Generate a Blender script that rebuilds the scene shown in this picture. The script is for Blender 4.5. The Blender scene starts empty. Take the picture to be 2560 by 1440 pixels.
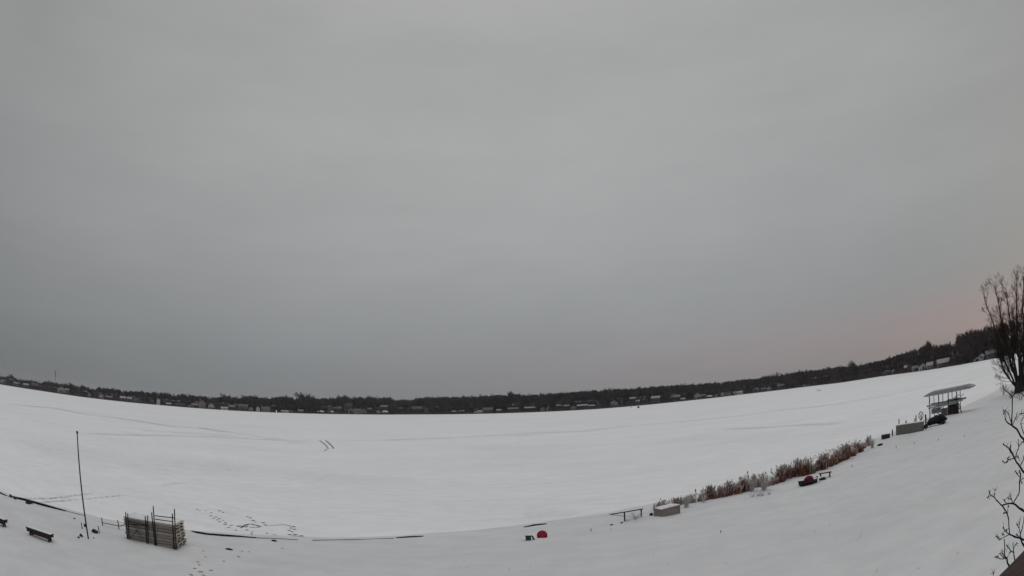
import bpy, math, random
import numpy as np
from mathutils import Vector, Matrix, Quaternion
random.seed(11)
SC = bpy.context.scene
COL = SC.collection
RAD = math.radians

# ------------------------------------------------------------------ camera
# wide webcam lens with barrel distortion: angle = r/F * (1 + K (r/F)^2), r in photo pixels
F, K, PT, RO, CZ = 1390.04, .093001, RAD(12.441), RAD(-2.367), 7.0
cd = bpy.data.cameras.new('camera'); cam = bpy.data.objects.new('camera', cd)
COL.objects.link(cam); SC.camera = cam
cd.type = 'PANO'
cc = cd if hasattr(cd, 'fisheye_polynomial_k1') else cd.cycles
cc.panorama_type = 'FISHEYE_LENS_POLYNOMIAL'
cc.fisheye_fov = RAD(175)
cd.sensor_width = 36; cd.sensor_fit = 'HORIZONTAL'
fm = F*36/2560
cc.fisheye_polynomial_k0 = 0; cc.fisheye_polynomial_k1 = -1/fm; cc.fisheye_polynomial_k2 = 0
cc.fisheye_polynomial_k3 = -K/fm**3; cc.fisheye_polynomial_k4 = 0
cd.clip_start = .05; cd.clip_end = 60000
def lens(cx, cy, cz):
    a = cx*math.cos(RO)-cy*math.sin(RO); b = cx*math.sin(RO)+cy*math.cos(RO)
    return Vector((a, cz*math.cos(PT)-b*math.sin(PT), cz*math.sin(PT)+b*math.cos(PT)))
mx = Matrix((lens(1,0,0), lens(0,1,0), -lens(0,0,1))).transposed().to_4x4()
mx.translation = (0, 0, CZ); cam.matrix_world = mx
def ray(px, py):
    x = (px-1280)/F; y = (720-py)/F; r = math.hypot(x, y)+1e-12; t = r*(1+K*r*r)
    return lens(math.sin(t)*x/r, math.sin(t)*y/r, math.cos(t))

# ------------------------------------------------------------------ sky and sun
SUN_EL, SUN_AZ = RAD(9), RAD(72)          # low behind the cloud, to the right
w = bpy.data.worlds.new("World"); SC.world = w; w.use_nodes = True
nt = w.node_tree; N = nt.nodes; L = nt.links; N.clear()
def nd(tree, t, **kw):
    n = tree.nodes.new(t)
    for k, v in kw.items(): setattr(n, k, v)
    return n
out = nd(nt, 'ShaderNodeOutputWorld'); add = nd(nt, 'ShaderNodeAddShader')
b1 = nd(nt, 'ShaderNodeBackground'); b2 = nd(nt, 'ShaderNodeBackground')
sky = nd(nt, 'ShaderNodeTexSky', sky_type='NISHITA', sun_disc=False)
sky.sun_elevation = SUN_EL; sky.sun_rotation = SUN_AZ
L.new(sky.outputs[0], b1.inputs[0]); b1.inputs[1].default_value = .004   # nearly all of it is behind the overcast
def math_n(op, a, b=None, c=None, tree=nt, clamp=False):
    n = tree.nodes.new('ShaderNodeMath'); n.operation = op; n.use_clamp = clamp
    for i, v in enumerate((a, b, c)):
        if v is None: continue
        if isinstance(v, (int, float)): n.inputs[i].default_value = v
        else: tree.links.new(v, n.inputs[i])
    return n.outputs[0]
tc = nd(nt, 'ShaderNodeTexCoord'); sp = nd(nt, 'ShaderNodeSeparateXYZ')
L.new(tc.outputs['Generated'], sp.inputs[0])
X, Y, Z = sp.outputs
rmp = nd(nt, 'ShaderNodeValToRGB'); L.new(Z, rmp.inputs[0])
el = rmp.color_ramp.elements
SKY = [(0, (.192,.206,.220)), (.06, (.214,.227,.239)), (.16, (.276,.285,.292)), (.30, (.346,.351,.354)),
       (.45, (.373,.377,.377)), (.60, (.368,.369,.368)), (.72, (.40,.40,.40)), (1, (1.06,1.065,1.07))]
el[0].position = 0; el[0].color = SKY[0][1]+(1,); el[1].position = 1; el[1].color = SKY[-1][1]+(1,)
for p_, c_ in SKY[1:-1]:
    e = el.new(p_); e.color = c_+(1,)
# brighter straight out over the lake, dimmer to both sides
hor = math_n('SQRT', math_n('ADD', math_n('MULTIPLY', X, X), math_n('MULTIPLY', Y, Y)))
cosaz = math_n('DIVIDE', math_n('ADD', math_n('MULTIPLY', X, math.sin(RAD(6))), math_n('MULTIPLY', Y, math.cos(RAD(6)))), math_n('MAXIMUM', hor, .01))
side = math_n('MULTIPLY_ADD', math_n('MAXIMUM', cosaz, .35), .46, .58)
zc = math_n('SMOOTH_MIN', math_n('MULTIPLY', math_n('MAXIMUM', Z, 0), 1.0), 1, .1)
side = math_n('ADD', math_n('MULTIPLY', side, math_n('SUBTRACT', 1, math_n('POWER', zc, 3))), math_n('POWER', zc, 3))
noi = nd(nt, 'ShaderNodeTexNoise'); noi.inputs['Scale'].default_value = 2.2; noi.inputs['Detail'].default_value = 3
mp = nd(nt, 'ShaderNodeMapping'); mp.inputs['Scale'].default_value = (1, 1, 2.6); mp.inputs['Rotation'].default_value = (0, RAD(14), 0)
L.new(tc.outputs['Generated'], mp.inputs[0]); L.new(mp.outputs[0], noi.inputs['Vector'])
noi2 = nd(nt, 'ShaderNodeTexNoise'); noi2.inputs['Scale'].default_value = 7; noi2.inputs['Detail'].default_value = 6
mp2 = nd(nt, 'ShaderNodeMapping'); mp2.inputs['Scale'].default_value = (1, .7, 4.5); mp2.inputs['Rotation'].default_value = (RAD(5), RAD(10), 0)
L.new(tc.outputs['Generated'], mp2.inputs[0]); L.new(mp2.outputs[0], noi2.inputs['Vector'])
side = math_n('MULTIPLY', side, math_n('MULTIPLY_ADD', noi.outputs[0], .17, .875))
side = math_n('MULTIPLY', side, math_n('MULTIPLY_ADD', noi2.outputs[0], .08, .98))
m1 = nd(nt, 'ShaderNodeVectorMath', operation='SCALE'); L.new(rmp.outputs[0], m1.inputs[0]); L.new(side, m1.inputs['Scale'])
# faint pink afterglow low on the right
caz = math_n('DIVIDE', math_n('ADD', math_n('MULTIPLY', X, math.sin(RAD(55))), math_n('MULTIPLY', Y, math.cos(RAD(55)))), math_n('MAXIMUM', hor, .01))
lobe = math_n('POWER', math_n('MAXIMUM', caz, 0), 2.1)
band = math_n('MULTIPLY', lobe, math_n('EXPONENT', math_n('MULTIPLY', math_n('POWER', math_n('DIVIDE', math_n('SUBTRACT', Z, .060), .060), 2), -1)))
m2 = nd(nt, 'ShaderNodeVectorMath', operation='SCALE'); m2.inputs[0].default_value = (.058, .012, .016); L.new(band, m2.inputs['Scale'])
m3 = nd(nt, 'ShaderNodeVectorMath', operation='ADD'); L.new(m1.outputs[0], m3.inputs[0]); L.new(m2.outputs[0], m3.inputs[1])
L.new(m3.outputs[0], b2.inputs[0]); b2.inputs[1].default_value = 1
L.new(b1.outputs[0], add.inputs[0]); L.new(b2.outputs[0], add.inputs[1]); L.new(add.outputs[0], out.inputs[0])
sl = bpy.data.lights.new('sun', 'SUN'); sl.energy = .5; sl.angle = RAD(25); sl.color = (1, .9, .84)
so = bpy.data.objects.new('sun', sl); COL.objects.link(so)
sd = Vector((math.sin(SUN_AZ)*math.cos(SUN_EL), math.cos(SUN_AZ)*math.cos(SUN_EL), math.sin(SUN_EL)))
so.rotation_euler = sd.to_track_quat('Z', 'Y').to_euler()
SC.view_settings.view_transform = 'Standard'; SC.view_settings.look = 'None'
SC.view_settings.exposure = 0; SC.view_settings.gamma = 1
SC.render.engine = 'CYCLES'; SC.cycles.max_bounces = 5; SC.cycles.diffuse_bounces = 3

# ------------------------------------------------------------------ materials
def mat(name, col, rough=.85, var=.0, scale=4, bump=0, col2=None, spec=.25, metal=0, stretch=(1,1,1), emit=0):
    m = bpy.data.materials.new(name); m.use_nodes = True
    t = m.node_tree; b = t.nodes['Principled BSDF']
    b.inputs['Roughness'].default_value = rough; b.inputs['Metallic'].default_value = metal
    b.inputs['Specular IOR Level'].default_value = spec
    c = tuple(col)+(1,)
    b.inputs['Base Color'].default_value = c
    if emit:
        b.inputs['Emission Color'].default_value = c; b.inputs['Emission Strength'].default_value = emit
    if var or col2:
        co = nd(t, 'ShaderNodeTexCoord'); mpn = nd(t, 'ShaderNodeMapping'); mpn.inputs['Scale'].default_value = stretch
        no = nd(t, 'ShaderNodeTexNoise'); no.inputs['Scale'].default_value = scale; no.inputs['Detail'].default_value = 5
        t.links.new(co.outputs['Object'], mpn.inputs[0]); t.links.new(mpn.outputs[0], no.inputs['Vector'])
        r = nd(t, 'ShaderNodeValToRGB'); t.links.new(no.outputs[0], r.inputs[0])
        c2 = col2 or tuple(min(1, x*(1+var)) for x in col); c1 = col if col2 else tuple(x*(1-var) for x in col)
        r.color_ramp.elements[0].position = .36; r.color_ramp.elements[1].position = .64
        r.color_ramp.elements[0].color = tuple(c1)+(1,); r.color_ramp.elements[1].color = tuple(c2)+(1,)
        t.links.new(r.outputs[0], b.inputs['Base Color'])
        if bump:
            bp = nd(t, 'ShaderNodeBump'); bp.inputs['Strength'].default_value = bump; bp.inputs['Distance'].default_value = .02
            t.links.new(no.outputs[0], bp.inputs['Height']); t.links.new(bp.outputs[0], b.inputs['Normal'])
    return m
M = {}
M['snowcap'] = mat('fresh snow', (.74,.75,.77), .9, .05, 3, .3)
M['timber'] = mat('weathered dock timber', (.29,.28,.245), .85, 0, 3, .4, (.55,.53,.48), stretch=(.4,6,6))
M['timber2'] = mat('reddish dock timber', (.26,.215,.195), .85, 0, 3, .4, (.47,.40,.36), stretch=(.4,6,6))
M['pipe'] = mat('dark galvanised pipe', (.022,.023,.026), .5, .3, 8, metal=.3)
M['dark'] = mat('wet black timber', (.016,.014,.013), .8, .4, 5)
M['rock'] = mat('dark wet stone', (.03,.03,.03), .8, .4, 7, .5)
M['redwood'] = mat('dark red stained planks', (.038,.020,.021), .7, .3, 6, .3, stretch=(.5,5,5))
M['pole'] = mat('dark painted pole', (.02,.02,.022), .5, .2, 3)
M['red'] = mat('red plastic', (.34,.014,.045), .6, .1, 3)
M['darkred'] = mat('maroon fabric cover', (.11,.006,.022), .8, .2, 3)
M['green'] = mat('green plastic', (.014,.07,.034), .6, .15, 4)
M['grey'] = mat('grey plastic', (.12,.12,.12), .6, .1, 4)
M['alu'] = mat('dull aluminium', (.30,.31,.32), .5, .12, 3, metal=.35)
M['alud'] = mat('dark aluminium frame', (.035,.036,.04), .5, .2, 3, metal=.3)
M['canvas'] = mat('grey boat lift canvas', (.30,.30,.31), .8, .1, 2)
M['panel'] = mat('faded beige dock panel', (.17,.175,.155), .85, .12, 2, stretch=(.5,1,4))
M['black'] = mat('black cover', (.008,.009,.010), .7, .4, 5)
M['boxwood'] = mat('pinkish grey timber', (.25,.21,.20), .85, .12, 3, stretch=(.5,1,5))
M['bark'] = mat('dark bark', (.030,.024,.024), .9, .3, 3)
M['twig'] = mat('reddish twigs', (.032,.019,.018), .9, .3, 1.5)
M['farbark'] = mat('far bare wood', (.062,.050,.055), .95, .35, .06)
M['farbark2'] = mat('far brown bare wood', (.074,.053,.055), .95, .35, .06)
M['conifer'] = mat('dark needles', (.016,.021,.020), .95, .25, .3)
M['reed'] = mat('dry reed stalks', (.11,.038,.025), .9, 0, 2.6, 0, (.36,.17,.115))
M['reedtop'] = mat('frosted reed plumes', (.30,.255,.24), .9, 0, 1.7, 0, (.60,.55,.53))
M['reedpale'] = mat('pale frosted grass', (.30,.285,.28), .9, 0, 3, 0, (.66,.64,.64))
M['branch'] = mat('near branch bark', (.012,.011,.012), .8, .4, 30)
M['deckwood'] = mat('dark brown deck stain', (.030,.012,.010), .7, .35, 5, .3, stretch=(1,8,8))
M['glass'] = mat('dark window', (.02,.022,.026), .2, spec=.5)
M['trim'] = mat('white trim', (.6,.6,.6), .7)
M['lamp'] = mat('lamp glow', (1,.97,.9), .5, emit=2.5)
M['track'] = mat('slush with painted shade', (.07,.068,.068), .9, .4, 3)
M['track2'] = mat('trodden snow with painted shade', (.30,.30,.305), .9, .2, 3)
HM = {n: mat(n+' siding', c, .85, .08, .5) for n, c in dict(white=(.40,.40,.40), grey=(.17,.172,.178), dim=(.08,.08,.085), cream=(.27,.255,.20),
      burgundy=(.11,.028,.045), brown=(.11,.085,.07), tan=(.19,.17,.15), blue=(.085,.095,.115), dark=(.05,.05,.055)).items()}
HR = {n: mat(n+' roof', c, .9, .08, .4) for n, c in dict(snow=(.34,.35,.37), greyroof=(.12,.12,.125), darkroof=(.045,.045,.05), dusted=(.19,.19,.20)).items()}

# ------------------------------------------------------------------ mesh helper
class MB:
    def __init__(s): s.v = []; s.f = []; s.mi = []; s.cur = 0; s.smooth = []
    def face(s, idx, sm=False): s.f.append(idx); s.mi.append(s.cur); s.smooth.append(sm)
    def box(s, c, size, rot=None, taper=1.0):
        n = len(s.v); c = Vector(c)
        for k in range(8):
            x = (k & 1)-.5; y = (k >> 1 & 1)-.5; z = (k >> 2)-.5
            tp = taper if z > 0 else 1
            p = Vector((x*size[0]*tp, y*size[1]*tp, z*size[2]))
            if rot is not None: p = rot @ p
            s.v.append(c+p)
        for q in ((0,2,3,1), (4,5,7,6), (0,1,5,4), (2,6,7,3), (0,4,6,2), (1,3,7,5)): s.face([n+i for i in q])
    def bar(s, a, b, wd, hh=None, up=Vector((0,0,1))):
        a = Vector(a); b = Vector(b); d = b-a; x = d.normalized()
        if abs(x.dot(up)) > .95: up = Vector((0,1,0))
        y = up.cross(x).normalized(); z = x.cross(y)
        s.box((a+b)/2, (d.length, wd, hh or wd), Matrix((x, y, z)).transposed())
    def tube(s, pts, rad, n=6, cap=True, sm=True):
        pts = [Vector(p) for p in pts]; m = len(pts)
        if not hasattr(rad, '__len__'): rad = [rad]*m
        ref = None; base = len(s.v)
        for i, p in enumerate(pts):
            d = (pts[min(i+1, m-1)]-pts[max(i-1, 0)])
            d = d.normalized() if d.length > 1e-9 else Vector((0,0,1))
            if ref is None: ref = d.orthogonal().normalized()
            ref = (ref-d*ref.dot(d)); ref = ref.normalized() if ref.length > 1e-6 else d.orthogonal().normalized()
            y = d.cross(ref)
            for k in range(n):
                a = 2*math.pi*k/n; s.v.append(p+(ref*math.cos(a)+y*math.sin(a))*rad[i])
        for i in range(m-1):
            for k in range(n):
                s.face([base+i*n+k, base+i*n+(k+1) % n, base+(i+1)*n+(k+1) % n, base+(i+1)*n+k], sm)
        if cap:
            s.face([base+k for k in range(n)][::-1]); s.face([base+(m-1)*n+k for k in range(n)])
    def blade(s, pts, wd, side):
        n = len(s.v); m = len(pts)
        for i, p in enumerate(pts):
            ww = wd*(1-i/(m-1))*.5+wd*.08
            s.v.append(p-side*ww); s.v.append(p+side*ww)
        for i in range(m-1): s.face([n+2*i, n+2*i+1, n+2*i+3, n+2*i+2])
    def lump(s, c, size, seed=0, n=9, m=6, half=False, rough=.18):
        """rounded uneven lump"""
        rg = random.Random(seed); b = len(s.v); c = Vector(c)
        for j in range(m+1):
            ph = (math.pi/2 if half else math.pi)*j/m
            for i in range(n):
                a = 2*math.pi*i/n; q = 1+(rg.random()-.5)*2*rough*(0 < j < m+half)
                s.v.append(c+Vector((size[0]*math.sin(ph)*math.cos(a)*q, size[1]*math.sin(ph)*math.sin(a)*q, size[2]*math.cos(ph)*q)))
        for j in range(m):
            for i in range(n): s.face([b+j*n+i, b+(j+1)*n+i, b+(j+1)*n+(i+1) % n, b+j*n+(i+1) % n], True)
    def mesh(s, name, mats):
        me = bpy.data.meshes.new(name); me.from_pydata([tuple(p) for p in s.v], [], s.f)
        mats = mats if isinstance(mats, (list, tuple)) else [mats]
        for m_ in mats: me.materials.append(m_)
        me.polygons.foreach_set('material_index', s.mi); me.polygons.foreach_set('use_smooth', s.smooth)
        me.update(); return me
    def build(s, name, mats, parent=None, loc=None):
        o = bpy.data.objects.new(name, s.mesh(name, mats)); COL.objects.link(o)
        if parent is not None: o.parent = parent
        if loc is not None: o.location = loc
        return o
def tag(o, label=None, cat=None, group=None, kind=None):
    if label: o['label'] = label
    if cat: o['category'] = cat
    if group: o['group'] = group
    if kind: o['kind'] = kind
    return o
def thing(name, label, cat, loc, rz=0, group=None):
    o = bpy.data.objects.new(name, None); COL.objects.link(o); o.empty_display_size = .2
    o.location = loc; o.rotation_euler = (0, 0, rz); return tag(o, label, cat, group)

# ------------------------------------------------------------------ ground
def on_plane(px, py, z=0.):
    d = ray(px, py); t = (z-CZ)/d.z; return Vector((d.x*t, d.y*t, z))
SHORE = [on_plane(*p) for p in [(-300,1160),(-100,1208),(0,1233),(165,1277),(255,1302),(470,1331),(640,1343),(850,1350),(1057,1341),
         (1365,1310),(1512,1288),(1640,1262),(1880,1206),(2090,1144),(2190,1100),(2310,1052)]]
SHORE += [Vector((57,51,0)), Vector((68,54.5,0)), Vector((84,60,0)), Vector((130,70,0)), Vector((200,60,0))]
SAZ = np.array([math.atan2(p.x, p.y) for p in SHORE]); SR = np.array([math.hypot(p.x, p.y) for p in SHORE])
SP = np.array([(p.x, p.y) for p in SHORE])
def inland(x, y):
    """distance from the shoreline, positive on the land side"""
    x = np.asarray(x, float); y = np.asarray(y, float)
    best = np.full(x.shape, 1e9); sgn = np.ones(x.shape)
    for a, b in zip(SP[:-1], SP[1:]):
        d = b-a; l2 = (d**2).sum()
        t = np.clip(((x-a[0])*d[0]+(y-a[1])*d[1])/l2, 0, 1)
        dd = np.hypot(x-a[0]-t*d[0], y-a[1]-t*d[1])
        side = np.where((d[0]*(y-a[1])-d[1]*(x-a[0])) > 0, -1., 1.)
        m_ = dd < best-1e-9; best = np.where(m_, dd, best); sgn = np.where(m_, side, sgn)
    return best*sgn
def drift(x, y):
    return (.05*np.sin(x*.55+1.3*np.sin(y*.21))*np.sin(y*.43+.8*np.sin(x*.17)) + .03*np.sin(x*1.31+y*.9)*np.sin(y*1.07-x*.4)
            + .012*np.sin(2.9*x+1.1*y)*np.sin(2.3*y-1.7*x+.5))
MOUNDS = [(*on_plane(px_, py_, .4)[:2], r_, h_) for px_, py_, r_, h_ in [(300,1345,.6,.10),(470,1365,.5,.10),(380,1368,.5,.06),(1705,1284,.5,.08),(1645,1290,.4,.07),(2240,1088,.8,.12),(2305,1080,.8,.10),(135,1350,.4,.06),(2060,1190,.6,.08),(1610,1294,.6,.12),(1338,1350,.5,.05),(900,1400,1.5,.07),(1900,1330,2,.08)]]
def land_z(x, y):
    d = inland(x, y)
    t = np.clip((d+.55)/.6, 0, 1); t = t*t*(3-2*t)
    up = .16+.030*np.clip(d, 0, 60)+drift(x, y)*np.clip(.35+d/6, .35, 1)
    for mx_, my_, mr_, mh_ in MOUNDS: up = up+mh_*np.exp(-((x-mx_)**2+(y-my_)**2)/mr_**2)
    return np.where(d > -.6, -.25+t*(up+.25), -.25)
def lake_z(x, y):
    r = np.hypot(x, y); return (.010*np.sin(.11*x+.05*y+1.9*np.sin(.043*y+.02*x))*np.sin(.17*y+1.4*np.sin(.05*x)+.06*x))*np.clip(r/60, .3, 1)
def gz(x, y):
    return float(max(land_z(np.array([x]), np.array([y]))[0], lake_z(np.array([x]), np.array([y]))[0]))
def G(px, py):
    """the point of the snow seen at a photo pixel"""
    z = 0.
    for _ in range(12):
        p = on_plane(px, py, z); z = .5*z+.5*gz(p.x, p.y)
    p = on_plane(px, py, z); p.z = gz(p.x, p.y); return p
def up_to(P, px, py):
    """height above P of what stands at P's distance and is seen at this pixel"""
    d = ray(px, py); return CZ+math.hypot(P.x, P.y)*d.z/math.hypot(d.x, d.y)-P.z
def at(px, py, dist):
    d = ray(px, py); k = dist/math.hypot(d.x, d.y); return Vector((d.x*k, d.y*k, CZ+d.z*k))
def face_cam(P): return -math.atan2(P.x, P.y)

FAR = np.array([(-400,1100),(-150,1250),(0,1250),(100,1200),(200,1000),(300,950),(400,960),(550,900),(700,920),(860,985),(1040,1000),(1200,870),(1400,755),
                (1500,725),(1600,775),(1700,850),(1860,930),(2000,850),(2100,670),(2200,640),(2300,490),(2400,412),(2500,368),(2560,352),(2750,300),(2950,260)], float)
BASEPX = np.array([(-400,870),(-150,930),(0,960),(100,975.6),(200,993),(300,1004),(400,1012),(550,1025),(700,1032),(860,1035.5),(1040,1036),(1200,1035),(1400,1028),
                (1500,1022.6),(1600,1013),(1700,1003),(1860,984),(2000,968),(2100,957),(2200,938.5),(2300,928),(2400,912),(2500,893),(2560,880),(2750,845),(2950,800)], float)
def far_d(px): return float(np.interp(px, FAR[:,0], FAR[:,1]))
def base_y(px): return float(np.interp(px, BASEPX[:,0], BASEPX[:,1]))
def bank_z(off): return float(np.interp(off, [-5,0,3,10,40,120,400,1500], [-.4,.05,.9,1.4,3.0,6.5,10,12]))

def grid(name, xs, ys, zs, m, attr=None):
    nr, nc = xs.shape
    me = bpy.data.meshes.new(name)
    v = np.stack([xs, ys, zs], -1).reshape(-1, 3)
    i = np.arange(nr*nc).reshape(nr, nc)
    q = np.stack([i[:-1,:-1], i[:-1,1:], i[1:,1:], i[1:,:-1]], -1).reshape(-1, 4)
    me.vertices.add(len(v)); me.vertices.foreach_set('co', v.ravel())
    me.loops.add(q.size); me.loops.foreach_set('vertex_index', q.ravel())
    me.polygons.add(len(q)); me.polygons.foreach_set('loop_start', np.arange(0, q.size, 4)); me.polygons.foreach_set('loop_total', np.full(len(q), 4))
    me.update(); me.validate()
    me.polygons.foreach_set('use_smooth', np.ones(len(me.polygons), bool))
    if attr is not None:
        a = me.attributes.new('darken', 'FLOAT', 'POINT'); a.data.foreach_set('value', attr.ravel())
    me.materials.append(m); o = bpy.data.objects.new(name, me); COL.objects.link(o); return o

def snow_mat(name, darken=False, k=1.0):
    m = bpy.data.materials.new(name); m.use_nodes = True; t = m.node_tree; b = t.nodes['Principled BSDF']
    b.inputs['Roughness'].default_value = .75; b.inputs['Specular IOR Level'].default_value = .2
    co = nd(t, 'ShaderNodeTexCoord')
    n1 = nd(t, 'ShaderNodeTexNoise'); n1.inputs['Scale'].default_value = .045; n1.inputs['Detail'].default_value = 6
    mpn = nd(t, 'ShaderNodeMapping'); mpn.inputs['Scale'].default_value = (1, 2.2, 1); mpn.inputs['Rotation'].default_value = (0, 0, RAD(-12))
    t.links.new(co.outputs['Object'], mpn.inputs[0]); t.links.new(mpn.outputs[0], n1.inputs['Vector'])
    n2 = nd(t, 'ShaderNodeTexNoise'); n2.inputs['Scale'].default_value = 1.6; n2.inputs['Detail'].default_value = 8
    t.links.new(co.outputs['Object'], n2.inputs['Vector'])
    r = nd(t, 'ShaderNodeValToRGB'); t.links.new(n1.outputs[0], r.inputs[0])
    r.color_ramp.elements[0].position = .3; r.color_ramp.elements[1].position = .7
    r.color_ramp.elements[0].color = (.79*k,.795*k,.805*k,1); r.color_ramp.elements[1].color = (.86*k,.865*k,.875*k,1)
    n3 = nd(t, 'ShaderNodeTexNoise'); n3.inputs['Scale'].default_value = .42; n3.inputs['Detail'].default_value = 7; n3.inputs['Roughness'].default_value = .62
    t.links.new(mpn.outputs[0], n3.inputs['Vector'])
    hs_ = nd(t, 'ShaderNodeVectorMath', operation='SCALE'); t.links.new(r.outputs[0], hs_.inputs[0]); t.links.new(math_n('MULTIPLY_ADD', n3.outputs[0], .32, .84, tree=t), hs_.inputs['Scale'])
    col = hs_.outputs[0]
    if darken:
        at_ = nd(t, 'ShaderNodeAttribute', attribute_name='darken')
        mixn = nd(t, 'ShaderNodeMix', data_type='RGBA'); t.links.new(at_.outputs['Fac'], mixn.inputs[0])
        t.links.new(col, mixn.inputs[6]); mixn.inputs[7].default_value = (.40,.405,.42,1); col = mixn.outputs[2]
    t.links.new(col, b.inputs['Base Color'])
    bp = nd(t, 'ShaderNodeBump'); bp.inputs['Strength'].default_value = .5; bp.inputs['Distance'].default_value = .09
    t.links.new(n2.outputs[0], bp.inputs['Height']); t.links.new(bp.outputs[0], b.inputs['Normal'])
    return m
SN1 = snow_mat('snow on land', k=.81); SN2 = snow_mat('wind packed snow on ice', True, 1.03)  # bank snow coloured darker, standing in for lens falloff toward the bottom

# land
azs = np.linspace(RAD(-100), RAD(88), 900)
tt = np.concatenate([np.linspace(.04, .9, 150), np.linspace(.902, 1.03, 90)])
rr = np.interp(azs, SAZ, SR)
A, T = np.meshgrid(azs, tt); R_ = T*rr[None, :]
lx, ly = R_*np.sin(A), R_*np.cos(A)
tag(grid('snowy_shore', lx, ly, land_z(lx, ly), SN1), kind='structure')

# frozen lake; wear = streaks with ridge and drift shade painted grey, scoured ice and old sled tracks
def poly_px(pts, n=26):
    out = []
    for (x0, y0), (x1, y1) in zip(pts[:-1], pts[1:]):
        for k in range(n): out.append(on_plane(x0+(x1-x0)*k/n, y0+(y1-y0)*k/n)[:2])
    return np.array(out)
STREAKS = [([(0,1008),(60,1014),(135,1020),(200,1033),(300,1046),(360,1055),(430,1066),(500,1070),(560,1079),(620,1086)], 2.2, .55),
           ([(190,1083),(300,1087),(430,1089),(540,1092),(640,1098),(800,1104)], 1.8, .42),
           ([(800,1104),(950,1101),(1090,1096),(1230,1089),(1330,1083),(1450,1079),(1560,1066),(1700,1054),(1850,1040),(1960,1024),(2080,1012),(2200,992),(2300,975)], 3.0, .26),
           ([(1790,1073),(1900,1070),(2010,1062),(2120,1058)], 1.5, .38), ([(60,1246),(120,1247),(175,1240),(240,1232)], .12, .8), ([(90,1256),(150,1252),(230,1246),(330,1236)], .12, .7),
           ([(1170,1090),(1260,1087),(1340,1089)], 2.5, .2), ([(1060,1097),(1100,1097)], 1.6, .4), ([(400,1215),(440,1208),(470,1208)], .25, .35),
           ([(2250,980),(2350,962),(2440,948)], 2, .25), ([(300,1165),(420,1160),(520,1168),(640,1172)], 7, .12),([(60,1120),(200,1128),(330,1140)], 8, .10),([(1150,1128),(1300,1120),(1450,1125)], 10, .09),([(1650,1100),(1800,1095),(1950,1105)], 9, .10),([(700,1190),(900,1200),(1050,1192)], 5, .09),([(1300,1290),(1370,1285),(1440,1288)], 1.2, .16),([(340,1075),(420,1080),(520,1085),(600,1092)], 3, .22),([(560,1080),(640,1090),(720,1102),(760,1110)], 2, .18)]
azl = np.linspace(RAD(-115), RAD(100), 1500)
rl = np.exp(np.linspace(math.log(24), math.log(1900), 420))
A, R_ = np.meshgrid(azl, rl); lx, ly = R_*np.sin(A), R_*np.cos(A)
darken = np.zeros(lx.shape)
rng = np.random.default_rng(4)
for pts, wd, amp in STREAKS:
    pl = poly_px(pts)
    x0, y0 = pl.min(0)-4*wd; x1, y1 = pl.max(0)+4*wd
    m_ = (lx > x0) & (lx < x1) & (ly > y0) & (ly < y1)
    sx, sy = lx[m_], ly[m_]
    d = np.full(sx.shape, 1e9); tpar = np.zeros(sx.shape)
    for i, (a, b) in enumerate(zip(pl[:-1], pl[1:])):
        e = b-a; t = np.clip(((sx-a[0])*e[0]+(sy-a[1])*e[1])/((e**2).sum()+1e-9), 0, 1)
        q = np.hypot(sx-a[0]-t*e[0], sy-a[1]-t*e[1]); k = q < d; d = np.where(k, q, d); tpar = np.where(k, i+t, tpar)
    u = tpar/len(pl)
    loc = np.interp(u*60, np.arange(62), rng.uniform(.35, 1.1, 62))
    endf = np.clip(np.minimum(u, 1-u)*8, 0, 1)
    darken[m_] = np.maximum(darken[m_], 1.45*amp*loc*endf*np.exp(-(d/(wd*1.0))**2))
# broad faint patches of greyer crust
darken += .05*np.clip(np.sin(.021*lx+1.2*np.sin(.013*ly))*np.sin(.034*ly+.9*np.sin(.01*lx)), 0, 1)
tag(grid('frozen_lake', lx, ly, lake_z(lx, ly), SN2, darken), kind='structure')

# far bank terrain
offs = np.array([-6, -1, 0, 2, 4, 8, 15, 30, 60, 120, 250, 500, 1200])
pxs = np.linspace(-400, 2950, 700)
def far_pt(px, off):
    d = ray(px, base_y(px)); k = (far_d(px)+off)/math.hypot(d.x, d.y); return d.x*k, d.y*k
gx = np.zeros((len(offs), len(pxs))); gy = gx.copy(); gzz = gx.copy()
for j, p_ in enumerate(pxs):
    for i, o_ in enumerate(offs):
        wob = 3*math.sin(p_*.05)+2*math.sin(p_*.13+1)
        gx[i,j], gy[i,j] = far_pt(p_, o_+(wob if o_ > -5 else 0)*(.0 if 2080 < p_ < 2300 else .6)); gzz[i,j] = bank_z(o_)
bm_ = bpy.data.materials.new('snowy wooded bank'); bm_.use_nodes = True; t = bm_.node_tree; b = t.nodes['Principled BSDF']; b.inputs['Roughness'].default_value = .95
b.inputs['Specular IOR Level'].default_value = .1
wa = nd(t, 'ShaderNodeAttribute', attribute_name='darken'); co = nd(t, 'ShaderNodeTexCoord'); no = nd(t, 'ShaderNodeTexNoise')
no.inputs['Scale'].default_value = .05; no.inputs['Detail'].default_value = 8; t.links.new(co.outputs['Object'], no.inputs['Vector'])
mk = math_n('ADD', wa.outputs['Fac'], math_n('MULTIPLY', math_n('SUBTRACT', no.outputs[0], .5), 1.3, tree=t), tree=t, clamp=True)
r = nd(t, 'ShaderNodeValToRGB'); t.links.new(mk, r.inputs[0]); r.color_ramp.elements[0].color = (.72,.73,.75,1); r.color_ramp.elements[1].color = (.040,.035,.036,1)
r.color_ramp.elements[0].position = .35; r.color_ramp.elements[1].position = .55
t.links.new(r.outputs[0], b.inputs['Base Color'])
wr = np.interp(offs, [-6, 0, 2, 8, 20, 60], [0, .05, .25, .5, .75, .95])[:, None]*np.ones(len(pxs))[None]
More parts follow.
